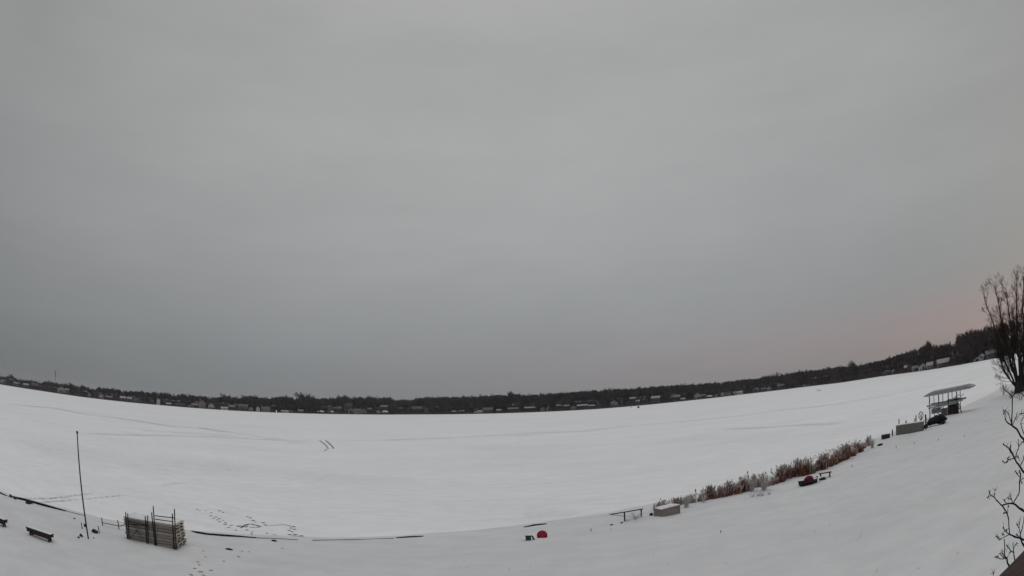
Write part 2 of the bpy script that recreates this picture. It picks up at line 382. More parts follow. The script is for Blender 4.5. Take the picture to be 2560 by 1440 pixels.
tag(grid('far_bank', gx, gy, gzz, bm_, wr), kind='structure')


# ------------------------------------------------------------------ near shore things
UPV = Vector((0,0,1))
def snow_strip(mb, a, b, wd, h):
    """a rounded ledge of snow lying along a-b"""
    a = Vector(a); b = Vector(b); d = (b-a); n = max(3, int(d.length/.25)); x = d.normalized(); y = UPV.cross(x).normalized()
    base = len(mb.v); prof = [(-.5,0), (-.42,.75), (0,1), (.42,.75), (.5,0)]
    for i in range(n+1):
        p = a+d*i/n; hh = h*(.75+.5*random.random())*(.25 if i in (0, n) else 1)
        for u, q in prof: mb.v.append(p+y*u*wd+UPV*q*hh)
    for i in range(n):
        for k in range(4): mb.face([base+i*5+k, base+(i+1)*5+k, base+(i+1)*5+k+1, base+i*5+k+1], True)

# --- stack of dock sections
P0 = G(440, 1373); ang = RAD(14); ux = Vector((-math.cos(ang), -math.sin(ang), 0)); uy = Vector((-math.sin(ang), math.cos(ang), 0))
P0.z -= .03; P0 = P0-ux*.10
W_, D_ = 2.86, 1.22
H_ = up_to(P0, 444, 1313)
NSEC = 8; hs = H_/NSEC
def rot_of(x, y): return Matrix((x, y, UPV)).transposed()
rzs = math.atan2(-ux.y, -ux.x)
names = ['lowest, half sunk in the snow', 'second from the bottom', 'third from the bottom', 'fourth from the bottom', 'fourth from the top', 'third from the top', 'second from the top', 'topmost']
for k in range(NSEC):
    rnd = random.Random(k); jx = rnd.uniform(-.05, .05); jy = rnd.uniform(-.02, .03)
    t = thing('dock_section', 'weathered wooden dock section in the stack left of centre, '+names[k], 'dock section', P0+ux*(W_/2+jx)+uy*(D_/2+jy)+UPV*(k*hs), rzs, 'stacked dock sections on the snowy shore')
    tm = [M['timber'], M['timber2']][k in (1, 3, 5, 6)]
    for s_ in (-1, 1):
        m_ = MB(); m_.box((0, s_*(D_/2-.03), hs*.34), (W_-.02, .04, hs*.50)); m_.build('side_rail', tm, t)
        m_ = MB(); n0 = s_*(W_/2-.03)
        for q in range(3): m_.box((n0, -D_/2+.09+q*(D_-.18)/2, hs*.38), (.06, .10, hs*.60))
        m_.box((n0+s_*.02, 0, hs*.07), (.05, D_-.1, hs*.06))
        m_.build('end_frame', tm, t)
    m_ = MB()
    for q in range(17): m_.box((-W_/2+.06+q*(W_-.12)/16, 0, hs*.84), (.165, D_+.10, hs*.26))
    m_.build('deck_boards', tm, t)
    m_ = MB(); m_.box((0, 0, hs*.3), (W_-.2, .05, hs*.5)); m_.build('centre_joist', M['dark'], t)  # joist coloured black to deepen the shade inside the hollow ends
    if k == NSEC-1:
        m_ = MB(); snow_strip(m_, (-W_/2+.05, 0, hs*.985), (W_/2-.05, 0, hs*.985), D_-.08, .05); m_.build('snow_cover', M['snowcap'], t)
def on_front(px, py, out):
    """point on the stack's front face plane, moved out by out"""
    d = ray(px, py); n = uy; k = ((P0-uy*out)-Vector((0,0,CZ))).dot(n)/d.dot(n); return Vector((0,0,CZ))+d*k
def leg_frame(label, posts, bars, braces):
    c = on_front(posts[0][0], posts[0][1]+80, .1); c.z = P0.z
    t = thing('dock_leg_frame', label, 'dock legs', c, 0, 'steel dock leg frames leaning on the stack')
    for x0, y0, x1, y1, o_ in posts:
        a = on_front(x0, y0, o_); b = on_front(x1, y1, o_)
        m_ = MB(); m_.tube([b-c, a-c], .030, 7); m_.tube([b-c-Vector((0,0,.02)), b-c+Vector((0,0,.03))], .07, 8); p_ = m_.build('post', M['pipe'], t)
        m_ = MB(); m_.tube([a-c, a-c+Vector((0,0,.05))], [.036, .015], 6); m_.build('snow_cap', M['snowcap'], p_)
    for x0, y0, x1, y1, o_ in bars:
        m_ = MB(); m_.tube([on_front(x0, y0, o_)-c, on_front(x1, y1, o_)-c], .024, 6); m_.build('crossbar', M['pipe'], t)
    for x0, y0, x1, y1, o_ in braces:
        m_ = MB(); m_.tube([on_front(x0, y0, o_)-c, on_front(x1, y1, o_)-c], .014, 5); m_.build('brace', M['pipe'], t)
leg_frame('steel leg frame with an X brace on the left half of the dock stack',
          [(314,1281,319,1355,.09), (319,1284,324,1356,.16), (363,1291,367,1360,.09), (369,1290,371,1362,.16)],
          [(319,1303,369,1313,.12), (324,1311,368,1315,.16)], [(327,1344,345,1324,.14), (332,1310,353,1342,.17), (353,1342,362,1345,.17)])
leg_frame('taller steel leg frame with two rungs above the right half of the dock stack',
          [(379,1281,388,1363,.09), (383,1266,391,1364,.16), (431,1285,435,1370,.09), (436,1273,441,1371,.16)],
          [(387,1289,437,1295,.12), (388,1298,432,1304,.12)], [])
# low pipe rail between the pole and the stack
def stake(mb, px0, py0, px1, py1, r, ref=None):
    B = G(px1, py1); h = up_to(B, px0, py0); d = at(px0, py0, math.hypot(B.x, B.y)); mb.tube([B-Vector((0,0,.15)), d], r, 6); return B, d
Bl = G(257, 1314); t = thing('pipe_rail', 'low dark pipe rail on two stakes left of the dock stack', 'rail', Bl)
tops = []
for a in ((254,1295,257,1314), (294,1300,298,1323)):
    m_ = MB(); B, d = stake(m_, *a, .028); m_.v = [v-Bl for v in m_.v]; m_.build('stake', M['pipe'], t); tops.append((B, d))
m_ = MB(); a = at(256, 1306.5, math.hypot(tops[0][0].x, tops[0][0].y)); b = at(296.5, 1315, math.hypot(tops[1][0].x, tops[1][0].y)); c = at(313, 1311, math.hypot(tops[1][0].x, tops[1][0].y)-.3)
m_.tube([a-Bl, b-Bl, (b*.6+c*.4)-Bl-Vector((0,0,.03)), c-Bl], .022, 6); m_.build('rail', M['pipe'], t)

# tall bare pole
B = G(221, 1347); T = at(193, 1083, math.hypot(B.x, B.y)); t = thing('flagpole', 'tall thin bare pole standing in the snow on the left', 'pole', B)
m_ = MB(); m_.tube([Vector((0,0,-.3)), (T-B)*.5, T-B], [.040, .036, .028], 10); m_.build('shaft', M['pole'], t)
m_ = MB(); m_.lump(T-B+Vector((0,0,.04)), (.06,.06,.07), 1, 8, 5, rough=0); m_.build('finial', M['pole'], t)
m_ = MB(); q = (T-B)*.13; m_.box(q+Vector((-.06,-.04,0)), (.05,.12,.14)); m_.build('cleat', M['pole'], t)
# small stakes and stones
def simple(name, label, cat, px, py, fn, m_mat, group=None, parent=None):
    P = G(px, py); mb = MB(); fn(mb, P); o = mb.build(name, m_mat, None, P); tag(o, label, cat, group); return o
for (x0, y0, x1, y1, lb) in [(203,1307,206,1322,'short dark stake just left of the tall pole'), (245,1315,249,1333,'short dark stake right of the tall pole beside a black stone'),
        (2130,1161,2131,1167,'tiny dark stick poking from the snow below the right end of the reeds'), (1802,1326,1802,1331,'tiny dark stub alone in the snow well below the pinkish box'),
        (1477,1321,1478,1328,'thin twig poking from the snow between the red sled and the sloping rail'), (2345,1095,2346,1101,'tiny stick in the snow below the boat lift'),
        (2411,1087,2410,1093,'rightmost tiny stick in the snow below the boat lift'),(2240,1113,2241,1121,'thin twig in the snow under the beige dock panel'),(2286,1105,2286,1111,'tiny stick in the snow between the beige panel and the boat lift')]:
    B = G(x1, y1); T = at(x0, y0, math.hypot(B.x, B.y)); mb = MB(); r_ = .028 if x0 < 300 else .022
    mb.tube([Vector((0,0,-.1)), T-B], [r_, r_*.9], 6)
    tag(mb.build('stake' if x0 < 300 else 'stick', M['pipe'] if x0 < 300 else M['branch'], None, B), lb, 'stake' if x0 < 300 else 'stick', 'short stakes and sticks in the snow')
for (px, py, sx, sz, lb) in [(238,1332,.22,.14,'flat black stone beside the short stake right of the tall pole'), (203,1341,.13,.10,'dark stone left of the foot of the tall pole'),
        (197,1345,.09,.06,'smallest dark stone left of the foot of the tall pole'), (235,1346,.05,.04,'pebble right of the foot of the tall pole'), (186,1297,.09,.04,'dark chip in the snow above the short left stake'),
        (573,1374,.20,.05,'black curved piece of driftwood in the snow right of the dock stack'), (686,1353,.16,.06,'dark debris on the shore line under the footprints'),
        (1529,1313,.10,.05,'dark stone left of the rail posts'), (1554,1308,.08,.05,'small dark stone at the nearer rail post'), (1628,1289,.12,.13,'dark round stone left of the pinkish box'),
        (2200,1114,.35,.15,'dark log in the snow right of the reeds')]:
    mb = MB(); mb.lump((0,0,sz*.3), (sx, sx*.55, sz), int(px), 10, 6)
    tag(mb.build('log' if 'log' in lb else 'driftwood' if 'driftwood' in lb or 'debris' in lb else 'stone', M['rock'], None, G(px, py)), lb, 'log' if 'log' in lb else 'driftwood' if 'driftwood' in lb or 'debris' in lb else 'stone')

# --- two long low benches
def bench(pa, pb, yt, label):
    A = G(*pa); B = G(*pb); c = (A+B)/2; Lh = (B-A).length; x = (B-A).normalized(); rz = math.atan2(x.y, x.x)
    t = thing('bench', label, 'bench', c, rz, 'low dark red benches in the snow')
    h = .36
    m_ = MB()
    for s_ in (-1, 1): m_.box((0, s_*.085, h-.02), (Lh, .155, .05))
    m_.box((0, -.158, h-.10), (Lh-.1, .03, .15)); m_.box((0, .158, h-.10), (Lh-.1, .03, .15))
    m_.build('seat', M['redwood'], t)
    m_ = MB(); snow_strip(m_, (-Lh/2+.01, .02, h+.006), (Lh/2-.01, .02, h+.006), .27, .035); m_.build('snow_cover', M['snowcap'], t)
    for s_ in (-1, 1):
        m_ = MB(); m_.bar((s_*(Lh/2-.22), -.10, -.05), (s_*(Lh/2-.14), -.03, h-.05), .07, .07); m_.bar((s_*(Lh/2-.22), .10, -.05), (s_*(Lh/2-.14), .03, h-.05), .07, .07)
        m_.box((s_*(Lh/2-.19), 0, h*.35), (.05, .22, .06)); m_.build('leg', M['redwood'], t)
    m_ = MB(); m_.bar((-(Lh/2-.2), 0, h*.33), (Lh/2-.2, 0, h*.33), .04, .07); m_.build('stretcher', M['redwood'], t)
bench((72,1335), (133,1357), 0, 'whole dark red low bench lying alone in the snow at lower left')
bench((-46,1292), (17,1319), 0, 'dark red low bench cut off by the left edge of the picture')

# --- seawall caps that show through the drifts
def seawall(px_pts, label, hh=.16, wd=.22, knots=False):
    pts = [G(*p) for p in px_pts]; c = pts[0].copy()
    t = thing('seawall', label, 'seawall', c)
    cap = MB(); face = MB(); sn = MB()
    for a, b in zip(pts[:-1], pts[1:]):
        a = a-c; b = b-c; z0 = Vector((0,0,hh))
        if a.length < 1e-6: a = a-Vector((0,0,hh*.8))
        if (b-(pts[-1]-c)).length < 1e-6: b = b-Vector((0,0,hh*.8))
        cap.bar(a+z0, b+z0, wd, .05); face.bar(a+Vector((0,0,hh*.3-.1)), b+Vector((0,0,hh*.3-.1)), wd*.7, hh+.2)
        snow_strip(sn, a+Vector((0,.05,hh+.036)), b+Vector((0,.05,hh+.036)), wd*.8, .03)
    cap.build('cap_plank', M['dark'], t); face.build('wall_face', M['dark'], t); sn.build('snow_cover', M['snowcap'], t)
    if knots:
        for px, py in knots:
            mb = MB(); q = G(px, py); mb.lump(q-c+Vector((0,0,.06)), (.13,.10,.12), int(px), 8, 5); mb.build('boulder', M['rock'], t)
seawall([(-60,1216),(0,1233),(17,1240)], 'short end of the dark seawall cap at the left edge', .05, .12)
seawall([(22,1241),(60,1251),(110,1265),(165,1278)], 'long dark timber seawall cap running down from the left edge', .10, .15, [(27,1243),(38,1248),(68,1259),(73,1260),(79,1259)])
seawall([(466,1328),(490,1332),(520,1337),(575,1341),(641,1345)], 'dark seawall cap emerging right of the dock stack', .055, .11)
seawall([(990,1345),(1025,1343),(1058,1341)], 'thin dark piece of seawall in the middle of the shore', .03, .10)
seawall([(1311,1318),(1335,1314),(1366,1310)], 'thin dark piece of seawall above the red sled', .05, .14)
for pts, lb in [([(640,1345),(700,1347),(745,1350)], 0), ([(165,1278),(210,1289),(262,1300)], 1), ([(780,1351),(850,1350),(985,1346)], 2)]:
    mb = MB(); q = [G(*p)+Vector((0,0,.012)) for p in pts]
    c = q[0].copy(); mb.tube([p-c for p in q], .020, 5)
    tag(mb.build('seawall_edge', M['rock'], None, c), ['faint edge of the buried seawall running right under the footprints', 'faint edge of the buried seawall behind the tall pole', 'faint edge of the buried seawall in the empty middle of the shore'][lb], 'seawall')

# --- footprints and slush with painted shade (nobody could count them)
mb = MB(); rg = random.Random(5)
def pr(px, py, s=1.0):
    P = G(px, py); a = rg.uniform(-.6, .6); n = len(mb.v); m_ = 7; sz = .7 if py > 1345 else 1
    for k in range(m_):
        u = 2*math.pi*k/m_; x, y = .12*sz*s*math.cos(u)*rg.uniform(.7,1.2), .075*sz*s*math.sin(u)*rg.uniform(.7,1.2)
        mb.v.append(P+Vector((x*math.cos(a)-y*math.sin(a), x*math.sin(a)+y*math.cos(a), .014)))
    mb.cur = 0 if (s > .75 and py < 1345) else 1; mb.face([n+k for k in range(m_)])  # flat discs; the shade of pressed-in prints is put into their colour
S_ = 360/2560.
for X_, Y_, s in [(370,240,.9),(425,258,.8),(530,262,.7),(585,245,.6),(625,298,.9),(618,355,1.1),(670,398,1),(714,375,1),(770,405,.9),(735,425,.9),(775,460,1),(835,435,.7),(880,475,.9),
        (876,505,1.3),(965,535,.8),(995,520,.8),(932,562,.9),(772,265,1.2),(840,292,1),(1270,370,1),(1325,392,1.1),(1372,435,1.2),(1410,465,.9),(1555,478,1.2),(1595,517,1.3),(1160,565,1),(1262,605,1.1),
        (1360,640,.8),(1345,675,.9),(1390,562,.9),(1460,700,.8),(1450,560,.9),(2090,548,1.2),(2040,572,1.1),(2015,612,1.2),(2105,592,1.2),(2065,638,1.1),(2025,690,1.2),(2118,685,1.2),(2105,712,1.3),
        (2175,718,1.2),(2235,712,1.1),(1795,755,.9),(1885,720,.8),(2465,795,.9),(1890,932,.9),(490,980,.8),(1105,1072,.9),(1125,1092,.7),(390,1175,1.1),(415,1228,1.1),(330,1290,1.2),(435,1350,1.5),
        (850,1160,1),(1180,988,.8),(1300,990,.7),(530,1085,.9),(270,1405,1.4),(625,1325,1.2),(490,1412,1.3),(1620,665,.8),(1070,610,.8)]:
    pr(440+X_*S_, 1240+Y_*S_, s)
def scuff(pts, wd):
    q = [G(440+x*S_, 1240+y*S_)+Vector((0,0,.012)) for x, y in pts]
    n = len(mb.v)
    for i, p in enumerate(q):
        d = (q[min(i+1,len(q)-1)]-q[max(i-1,0)]).normalized(); s_ = UPV.cross(d)*wd*rg.uniform(.5,1.3)*(.2 if i in (0,len(q)-1) else 1)
        mb.v.append(p-s_); mb.v.append(p+s_)
    for i in range(len(q)-1): mb.face([n+2*i, n+2*i+2, n+2*i+3, n+2*i+1])
scuff([(1060,535),(1110,540),(1150,532),(1190,548),(1240,550),(1280,540)], .12)
scuff([(1180,540),(1250,515),(1300,500),(1350,502),(1400,515),(1460,530),(1500,548),(1540,548)], .09)
scuff([(1290,555),(1340,558),(1400,560)], .05); scuff([(1620,532),(1700,522),(1800,520),(1900,508),(2000,525),(2060,545)], .03)
scuff([(1700,690),(1750,690),(1800,702)], .04)
for k in range(26):
    u = k/25; pr(62+u*110+rg.uniform(-3,3), 1247+.4*math.sin(9*u)-u*3+rg.uniform(-1.5,1.5), .6)
    pr(95+u*75, 1257-u*5+rg.uniform(-1,1), .5)
tag(mb.build('footprints', [M['track'], M['track2']]), None, None, None, 'stuff')

# --- things on the ice
def leaning(px_top, px_bot, r, label, name='pole', cat='pole'):
    B = on_plane(*px_bot); d0 = math.hypot(B.x, B.y); T = at(px_top[0], px_top[1], d0-.6)
    m_ = MB(); m_.tube([B-Vector((0,0,.1)), (B*.5+T*.5)+Vector((.04,0,.03)), T], [r, r, r*.8], 6); m_.v = [v-B for v in m_.v]
    tag(m_.build(name, M['alud'], None, B), label, cat, 'poles frozen into the ice')
leaning((799,1101),(821,1119),.075,'left of the two dark poles leaning out of the lake ice')
leaning((814,1101),(836,1121),.085,'right of the two dark poles leaning out of the lake ice')
leaning((822,1121),(809,1127),.05,'short thin stick lying below the two leaning poles on the ice','stick','stick')
# ice shanty, person, sled
P = on_plane(1596, 1020); P = P*1.0; t = thing('ice_shelter', 'small dark ice fishing shelter on the ice before the far houses', 'shelter', P, face_cam(P))
m_ = MB(); m_.box((0,0,.9), (2.3,1.9,1.8), taper=.6); m_.build('tent', M['black'], t); m_ = MB(); m_.box((0,-.86,.7), (.7,.06,1.2)); m_.build('door_flap', M['alud'], t)
P = on_plane(1578, 1019.5); m_ = MB(); m_.box((0,0,.35), (1.0,.7,.5)); m_.box((0,.1,.75), (.7,.5,.3)); tag(m_.build('sled', M['alud'], None, P), 'tiny dark sled on the ice left of the ice fishing shelter', 'sled')
def person(P, rz, h, label):
    me = bpy.data.meshes.new('person'); k = h/1.75
    J = [((0,0,.92),.15),((0,0,1.18),.15),((0,0,1.42),.17),((0,0,1.53),.07),((0,0,1.66),.105),((0,0,1.76),.08),
         ((-.10,0,.86),.11),((-.13,.05,.48),.075),((-.14,0,.08),.055),((-.14,-.14,.04),.045),((.10,0,.86),.11),((.14,-.10,.48),.075),((.15,.02,.08),.055),((.15,-.12,.04),.045),
         ((-.21,0,1.42),.075),((-.30,.02,1.14),.055),((-.27,-.12,.92),.045),((.21,0,1.42),.075),((.31,.0,1.14),.055),((.28,-.14,.94),.045)]
    E_ = [(0,1),(1,2),(2,3),(3,4),(4,5),(0,6),(6,7),(7,8),(8,9),(0,10),(10,11),(11,12),(12,13),(2,14),(14,15),(15,16),(2,17),(17,18),(18,19)]
    me.from_pydata([tuple(c*k for c in j[0]) for j in J], E_, []); o = bpy.data.objects.new('person', me); COL.objects.link(o)
    o.modifiers.new('skin', 'SKIN'); ss = o.modifiers.new('sub', 'SUBSURF'); ss.levels = ss.render_levels = 1
    for i, j in enumerate(J): me.skin_vertices[0].data[i].radius = (j[1]*k, j[1]*k*.85)
    me.skin_vertices[0].data[0].use_root = True; me.materials.append(M['black']); o.location = P; o.rotation_euler = (0,0,rz); tag(o, label, 'person'); return o
P = on_plane(2043.5, 978.2); person(P, RAD(40), 1.75, 'distant person in dark clothes standing alone on the ice at right')
P = on_plane(2049, 977.3); m_ = MB(); m_.box((0,0,.25), (1.3,.6,.3)); m_.box((.3,0,.5), (.5,.4,.25)); tag(m_.build('sled', M['grey'], None, P), 'small grey sled on the ice right beside the distant person', 'sled')

# --- green bin and red sled
P = G(1321, 1350); t = thing('bin', 'green plastic bin standing in the snow beside the red sled', 'bin', P-Vector((0,0,.03)), face_cam(P)); t.scale = (.82,.82,.9)
m_ = MB(); m_.box((0,0,.12), (.30,.28,.34), taper=1.12); m_.build('tub', M['green'], t)
m_ = MB(); m_.box((0,0,.305), (.37,.34,.04)); m_.build('rim', M['green'], t)
m_ = MB(); snow_strip(m_, (-.17,0,.326), (.17,0,.326), .3, .05); m_.build('snow_cover', M['snowcap'], t)
m_ = MB(); m_.bar((.22,-.03,.28), (.36,.06,-.02), .20, .03); m_.build('lid', M['grey'], t)
P = G(1355.5, 1344); t = thing('round_sled', 'round red plastic sled standing on edge in the snow', 'sled', P, face_cam(P))
m_ = MB(); rr_ = .245; n_ = 22; b0 = len(m_.v)
for j in range(6):
    u = j/5; r_ = rr_*u; y_ = .10*(1-u*u)
    for i in range(n_):
        a = 2*math.pi*i/n_; m_.v.append(Vector((r_*math.cos(a), -y_, .13+r_*math.sin(a))))
for j in range(5):
    for i in range(n_): m_.face([j*n_+i, j*n_+(i+1) % n_, (j+1)*n_+(i+1) % n_, (j+1)*n_+i], True)
m_.build('dish', M['red'], t)
m_ = MB(); m_.tube([Vector((rr_*math.cos(2*math.pi*i/n_), .0, .13+rr_*math.sin(2*math.pi*i/n_))) for i in range(n_+1)], .022, 6, cap=False); m_.build('rim', M['red'], t)
for s_ in (-1, 1):
    m_ = MB(); m_.bar((s_*.2,-.06,.0), (s_*.2,-.02,.12), .05, .05); m_.build('handle', M['darkred'], t)

# --- sloping rail on two posts
Ba = G(1562, 1303); da = math.hypot(Ba.x, Ba.y); Bb = G(1603, 1293); db = math.hypot(Bb.x, Bb.y)
t = thing('wooden_rail', 'sloping dark handrail on two posts at the shore left of the reeds', 'rail', Ba)
for (px, yt, d_, Bx) in ((1561,1280,da,Ba), (1603,1273,db,Bb)):
    T = at(px, yt, d_); m_ = MB(); m_.bar(Bx-Ba-Vector((0,0,.1)), T-Ba, .07, .07); m_.build('post', M['pipe'], t)
a = at(1513, 1288, 33.2); b = at(1606, 1272.5, db); m_ = MB(); m_.bar(a-Ba, b-Ba, .10, .06); r_ = m_.build('rail', M['pipe'], t)
m_ = MB(); snow_strip(m_, a-Ba+Vector((0,0,.03)), b-Ba+Vector((0,0,.03)), .09, .035); m_.build('snow_cover', M['snowcap'], r_)

# --- pinkish crate before the reeds
Pa = G(1653, 1292); Pb = G(1701, 1283); c = (Pa+Pb)/2; x = (Pb-Pa); Lh = x.length; rz = math.atan2(x.y, x.x)
t = thing('storage_box', 'pinkish grey wooden storage box with a snowy lid before the reeds', 'box', c, rz); hb = up_to(Pa, 1650, 1272)
m_ = MB(); m_.box((0,.32,hb/2-.05), (Lh,.62,hb)); m_.build('box_body', M['boxwood'], t)
m_ = MB(); m_.box((0,.32,hb-.03), (Lh+.08,.70,.05)); ld = m_.build('lid', M['boxwood'], t)
m_ = MB(); snow_strip(m_, (-Lh/2,.34,hb-.003), (Lh/2,.34,hb-.003), .62, .08); m_.build('snow_cover', M['snowcap'], ld)
for q in range(2):
    m_ = MB(); m_.box(((q*2-1)*(Lh/2-.1), -.003, hb/2-.05), (.06,.03,hb)); m_.build('corner_batten', M['boxwood'], t)

# --- dark sled with maroon cover, small bench
Pa = G(2003, 1217); Pb = G(2046, 1206); c = (Pa+Pb)/2; x = Pb-Pa; Lh = x.length; rz = math.atan2(x.y, x.x)
t = thing('rowing_boat', 'small dark boat hull with a maroon mound in the snow before the reeds', 'boat', c, rz)
m_ = MB(); prof = [(-.5,.55,.30),(-.3,.62,.27),(0,.62,.25),(.25,.5,.27),(.42,.25,.33),(.5,.03,.40)]
for u, wd, hz in prof:
    for k in range(7):
        a = math.pi*k/6; m_.v.append(Vector((u*Lh, .12+wd*.5*math.cos(a), hz*(1-math.sin(a)) if 0 < k < 6 else hz)))
for i in range(len(prof)-1):
    for k in range(6): m_.face([i*7+k, (i+1)*7+k, (i+1)*7+k+1, i*7+k+1], True)
m_.face(list(range(7))); hl = m_.build('hull', M['black'], t)
m_ = MB(); m_.tube([Vector((u*Lh, .12+wd*.5, hz)) for u, wd, hz in prof]+[Vector((u*Lh, .12-wd*.5, hz)) for u, wd, hz in prof[::-1]], .03, 5); m_.build('gunwale', M['redwood'], t)
m_ = MB(); m_.lump((-.02,.12,.24), (.40,.27,.34), 3, 12, 6, True, .06); m_.build('cover', M['darkred'], t)
m_ = MB(); m_.lump((.62,.12,.26), (.42,.2,.10), 5, 10, 4, True, .1); m_.build('snow_fill', M['snowcap'], t)
Pa = G(2052, 1198); Pb = G(2075, 1193); c = (Pa+Pb)/2; x = Pb-Pa; Lh = x.length; rz = math.atan2(x.y, x.x)
t = thing('low_bench', 'small dark bench right of the boat with the maroon mound', 'bench', c, rz)
m_ = MB(); m_.box((0,.1,.36), (Lh+.25,.26,.04)); m_.build('seat', M['dark'], t)
for s_ in (-1,1):
    m_ = MB(); m_.bar((s_*Lh/2,.1,-.05), (s_*Lh/2,.1,.34), .07,.2); m_.build('leg', M['dark'], t)
mb = MB(); mb.lump((0,0,.05), (.30,.2,.15), 9, 9, 5); tag(mb.build('stone', M['rock'], None, G(2056,1200)), 'dark stone between the small bench and the maroon mound', 'stone')

# --- reeds
def reed(mb, P, h, lean, rgx, plume=True, frost=False):
    a = rgx.uniform(0, 6.283); dx = Vector((math.cos(a), math.sin(a), 0))*lean*h
    pts = [P+dx*(u*u)+Vector((0,0,h*u*(1-.12*lean*u))) for u in (0,.35,.7,1)]
    sd_ = Vector((math.cos(a+1.57+rgx.uniform(-.5,.5)), math.sin(a+1.57), 0))
    mb.cur = 1 if frost else 0; mb.blade(pts, .030, sd_)
    if plume:
        mb.cur = 1; tip = pts[-1]; dr = (dx*.5+Vector((0,0,.05))).normalized()
        for q in range(2):
            s2 = Vector((rgx.uniform(-1,1), rgx.uniform(-1,1), 0)).normalized()
            mb.blade([tip-Vector((0,0,.05)), tip+dr*.10+Vector((0,0,.03)), tip+dr*.26-Vector((0,0,.05))], .07, s2)
RB = [(1645,1281),(1690,1272),(1740,1262),(1760,1257),(1800,1251),(1860,1240),(1880,1226),(1925,1219),(1985,1201),(2012,1194),(2060,1181),(2085,1170),(2112,1156),(2150,1134),(2170,1118)]
RX = [p[0] for p in RB]
DENS = [(1640,.55,.6,.7),(1715,.7,.95,.8),(1735,.30,.6,.85),(1752,.25,.5,.8),(1765,1.3,.75,.3),(1800,1.7,1.05,.15),(1850,1.5,1.15,.15),(1866,.5,1.1,.7),(1885,.9,1.25,.3),(1930,.8,1.2,.6),(1950,1.6,1.2,.2),(2010,1.4,1.3,.25),
        (2035,.9,1.25,.5),(2060,1.6,1.45,.15),(2095,1.0,1.2,.4),(2110,1.8,1.35,.1),(2150,1.5,1.35,.2),(2172,.5,1.2,.8)]
DX = [d[0] for d in DENS]
mb = MB(); rg = random.Random(8)
def reed_at(px, back, lx_, hk, lean, fr, pl):
    by = np.interp(px, RX, [p[1] for p in RB]); P = on_plane(px, by, .1); d_ = Vector((P.x, P.y, 0)).normalized(); P = P+d_*back+Vector((d_.y, -d_.x, 0))*lx_
    P.z = max(-.05, gz(P.x, P.y)-.03); reed(mb, P, np.interp(px, DX, [d[2] for d in DENS])*hk, lean, rg, pl, fr)
px = 1642.
while px < 2176:
    de = float(np.interp(px, DX, [d[1] for d in DENS])); fr = float(np.interp(px, DX, [d[3] for d in DENS])); hk = rg.choice([.35,.5,.65,.8,.95]); bk = rg.uniform(0, 1.0)
    fr = min(.9, max(0, fr*.75+rg.uniform(-.25,.2))); R0 = rg.uniform(.18,.42); ln_ = rg.uniform(.1,.6)
    for k in range(int(150*de*rg.uniform(.5,1.2))):
        a = rg.uniform(0, 6.283); r_ = R0*rg.random()**.6; reed_at(px, bk+r_*math.sin(a), r_*math.cos(a), hk*rg.uniform(.5,1.05), ln_*rg.uniform(0,1.3), rg.random() < fr*.7, rg.random() < .22)
    px += rg.choice([5,8,11,15,22])*.95/max(.5, de**.5)*(1.0 if px < 1900 else .8)
for k in range(2200):
    px = rg.uniform(1645, 2172)
    if rg.random()*1.8 < np.interp(px, DX, [d[1] for d in DENS]): reed_at(px, rg.uniform(0, 1.5), 0, rg.uniform(.15,.55), rg.uniform(0,.9), rg.random() < .25, False)
mb.cur = 0
tag(mb.build('reeds', [M['reed'], M['reedtop']]), None, None, None, 'stuff')
def tuft(px, py, n, h, spread, arch, label, name='grass_tuft', cat='grass tuft', seed=0, mt=None):
    P = G(px, py); mb = MB(); rgx = random.Random(seed+int(px))
    for k in range(int(n*(.6 if n > 30 else 1))):
        a = rgx.uniform(0, 6.283); r_ = spread*rgx.random()**.5*.3; base = Vector((math.cos(a)*r_, math.sin(a)*r_, -.03)); hh = h*rgx.uniform(.35, 1.05); o_ = Vector((math.cos(a), math.sin(a), 0))*spread*rgx.uniform(.4, 1)
        hh *= .86; pts = [base, base+o_*.22+Vector((0,0,hh*.5)), base+o_*.6+Vector((0,0,hh*.86)), base+o_*1.0+Vector((0,0,hh*.9)), base+o_*1.4+Vector((0,0,hh*(.85-.7*arch)))]
        mb.blade(pts, .020 if n > 30 else .013, Vector((-math.sin(a), math.cos(a), 0)))
    return tag(mb.build(name, mt or M['reedpale'], None, P), label, cat, 'separate frosted grass tufts along the shore')
tuft(1880,1228,150,1.25,.42,.5,'arching frosted grass tuft with a tall stalk in the middle of the reeds')
tuft(1911,1225,190,1.25,.55,.6,'widest pale arching grass tuft, right of the middle of the reeds')
tuft(2181,1120,140,1.2,.4,.3,'grey frosted grass tuft at the far right end of the reeds')
tuft(1716,1268,120,1.05,.4,.5,'pale frosted tuft behind the right end of the pinkish box')
tuft(1590,1297,70,.55,.5,.6,'low snowy tuft under the right post of the sloping rail')
tuft(1645,1280,80,.75,.45,.5,'frosted tuft at the left end of the pinkish box')
tuft(1758,1256,50,.75,.4,.5,'sparse frosted tuft in the gap right of the pinkish box')
tuft(1568,1303,22,.28,.3,.4,'tiny tuft at the foot of the nearer rail post')
for px, py, s_ in [(1880,1243,0),(1905,1240,1),(1921,1236,2),(1897,1240,3)]:
    tuft(px, py, 16, .42, .35, .3, ['leftmost','third from left','rightmost','second from left'][s_]+' of four dark weed tufts poking from the snow below the reeds', 'weed_tuft', 'weeds', 5, M['branch'])
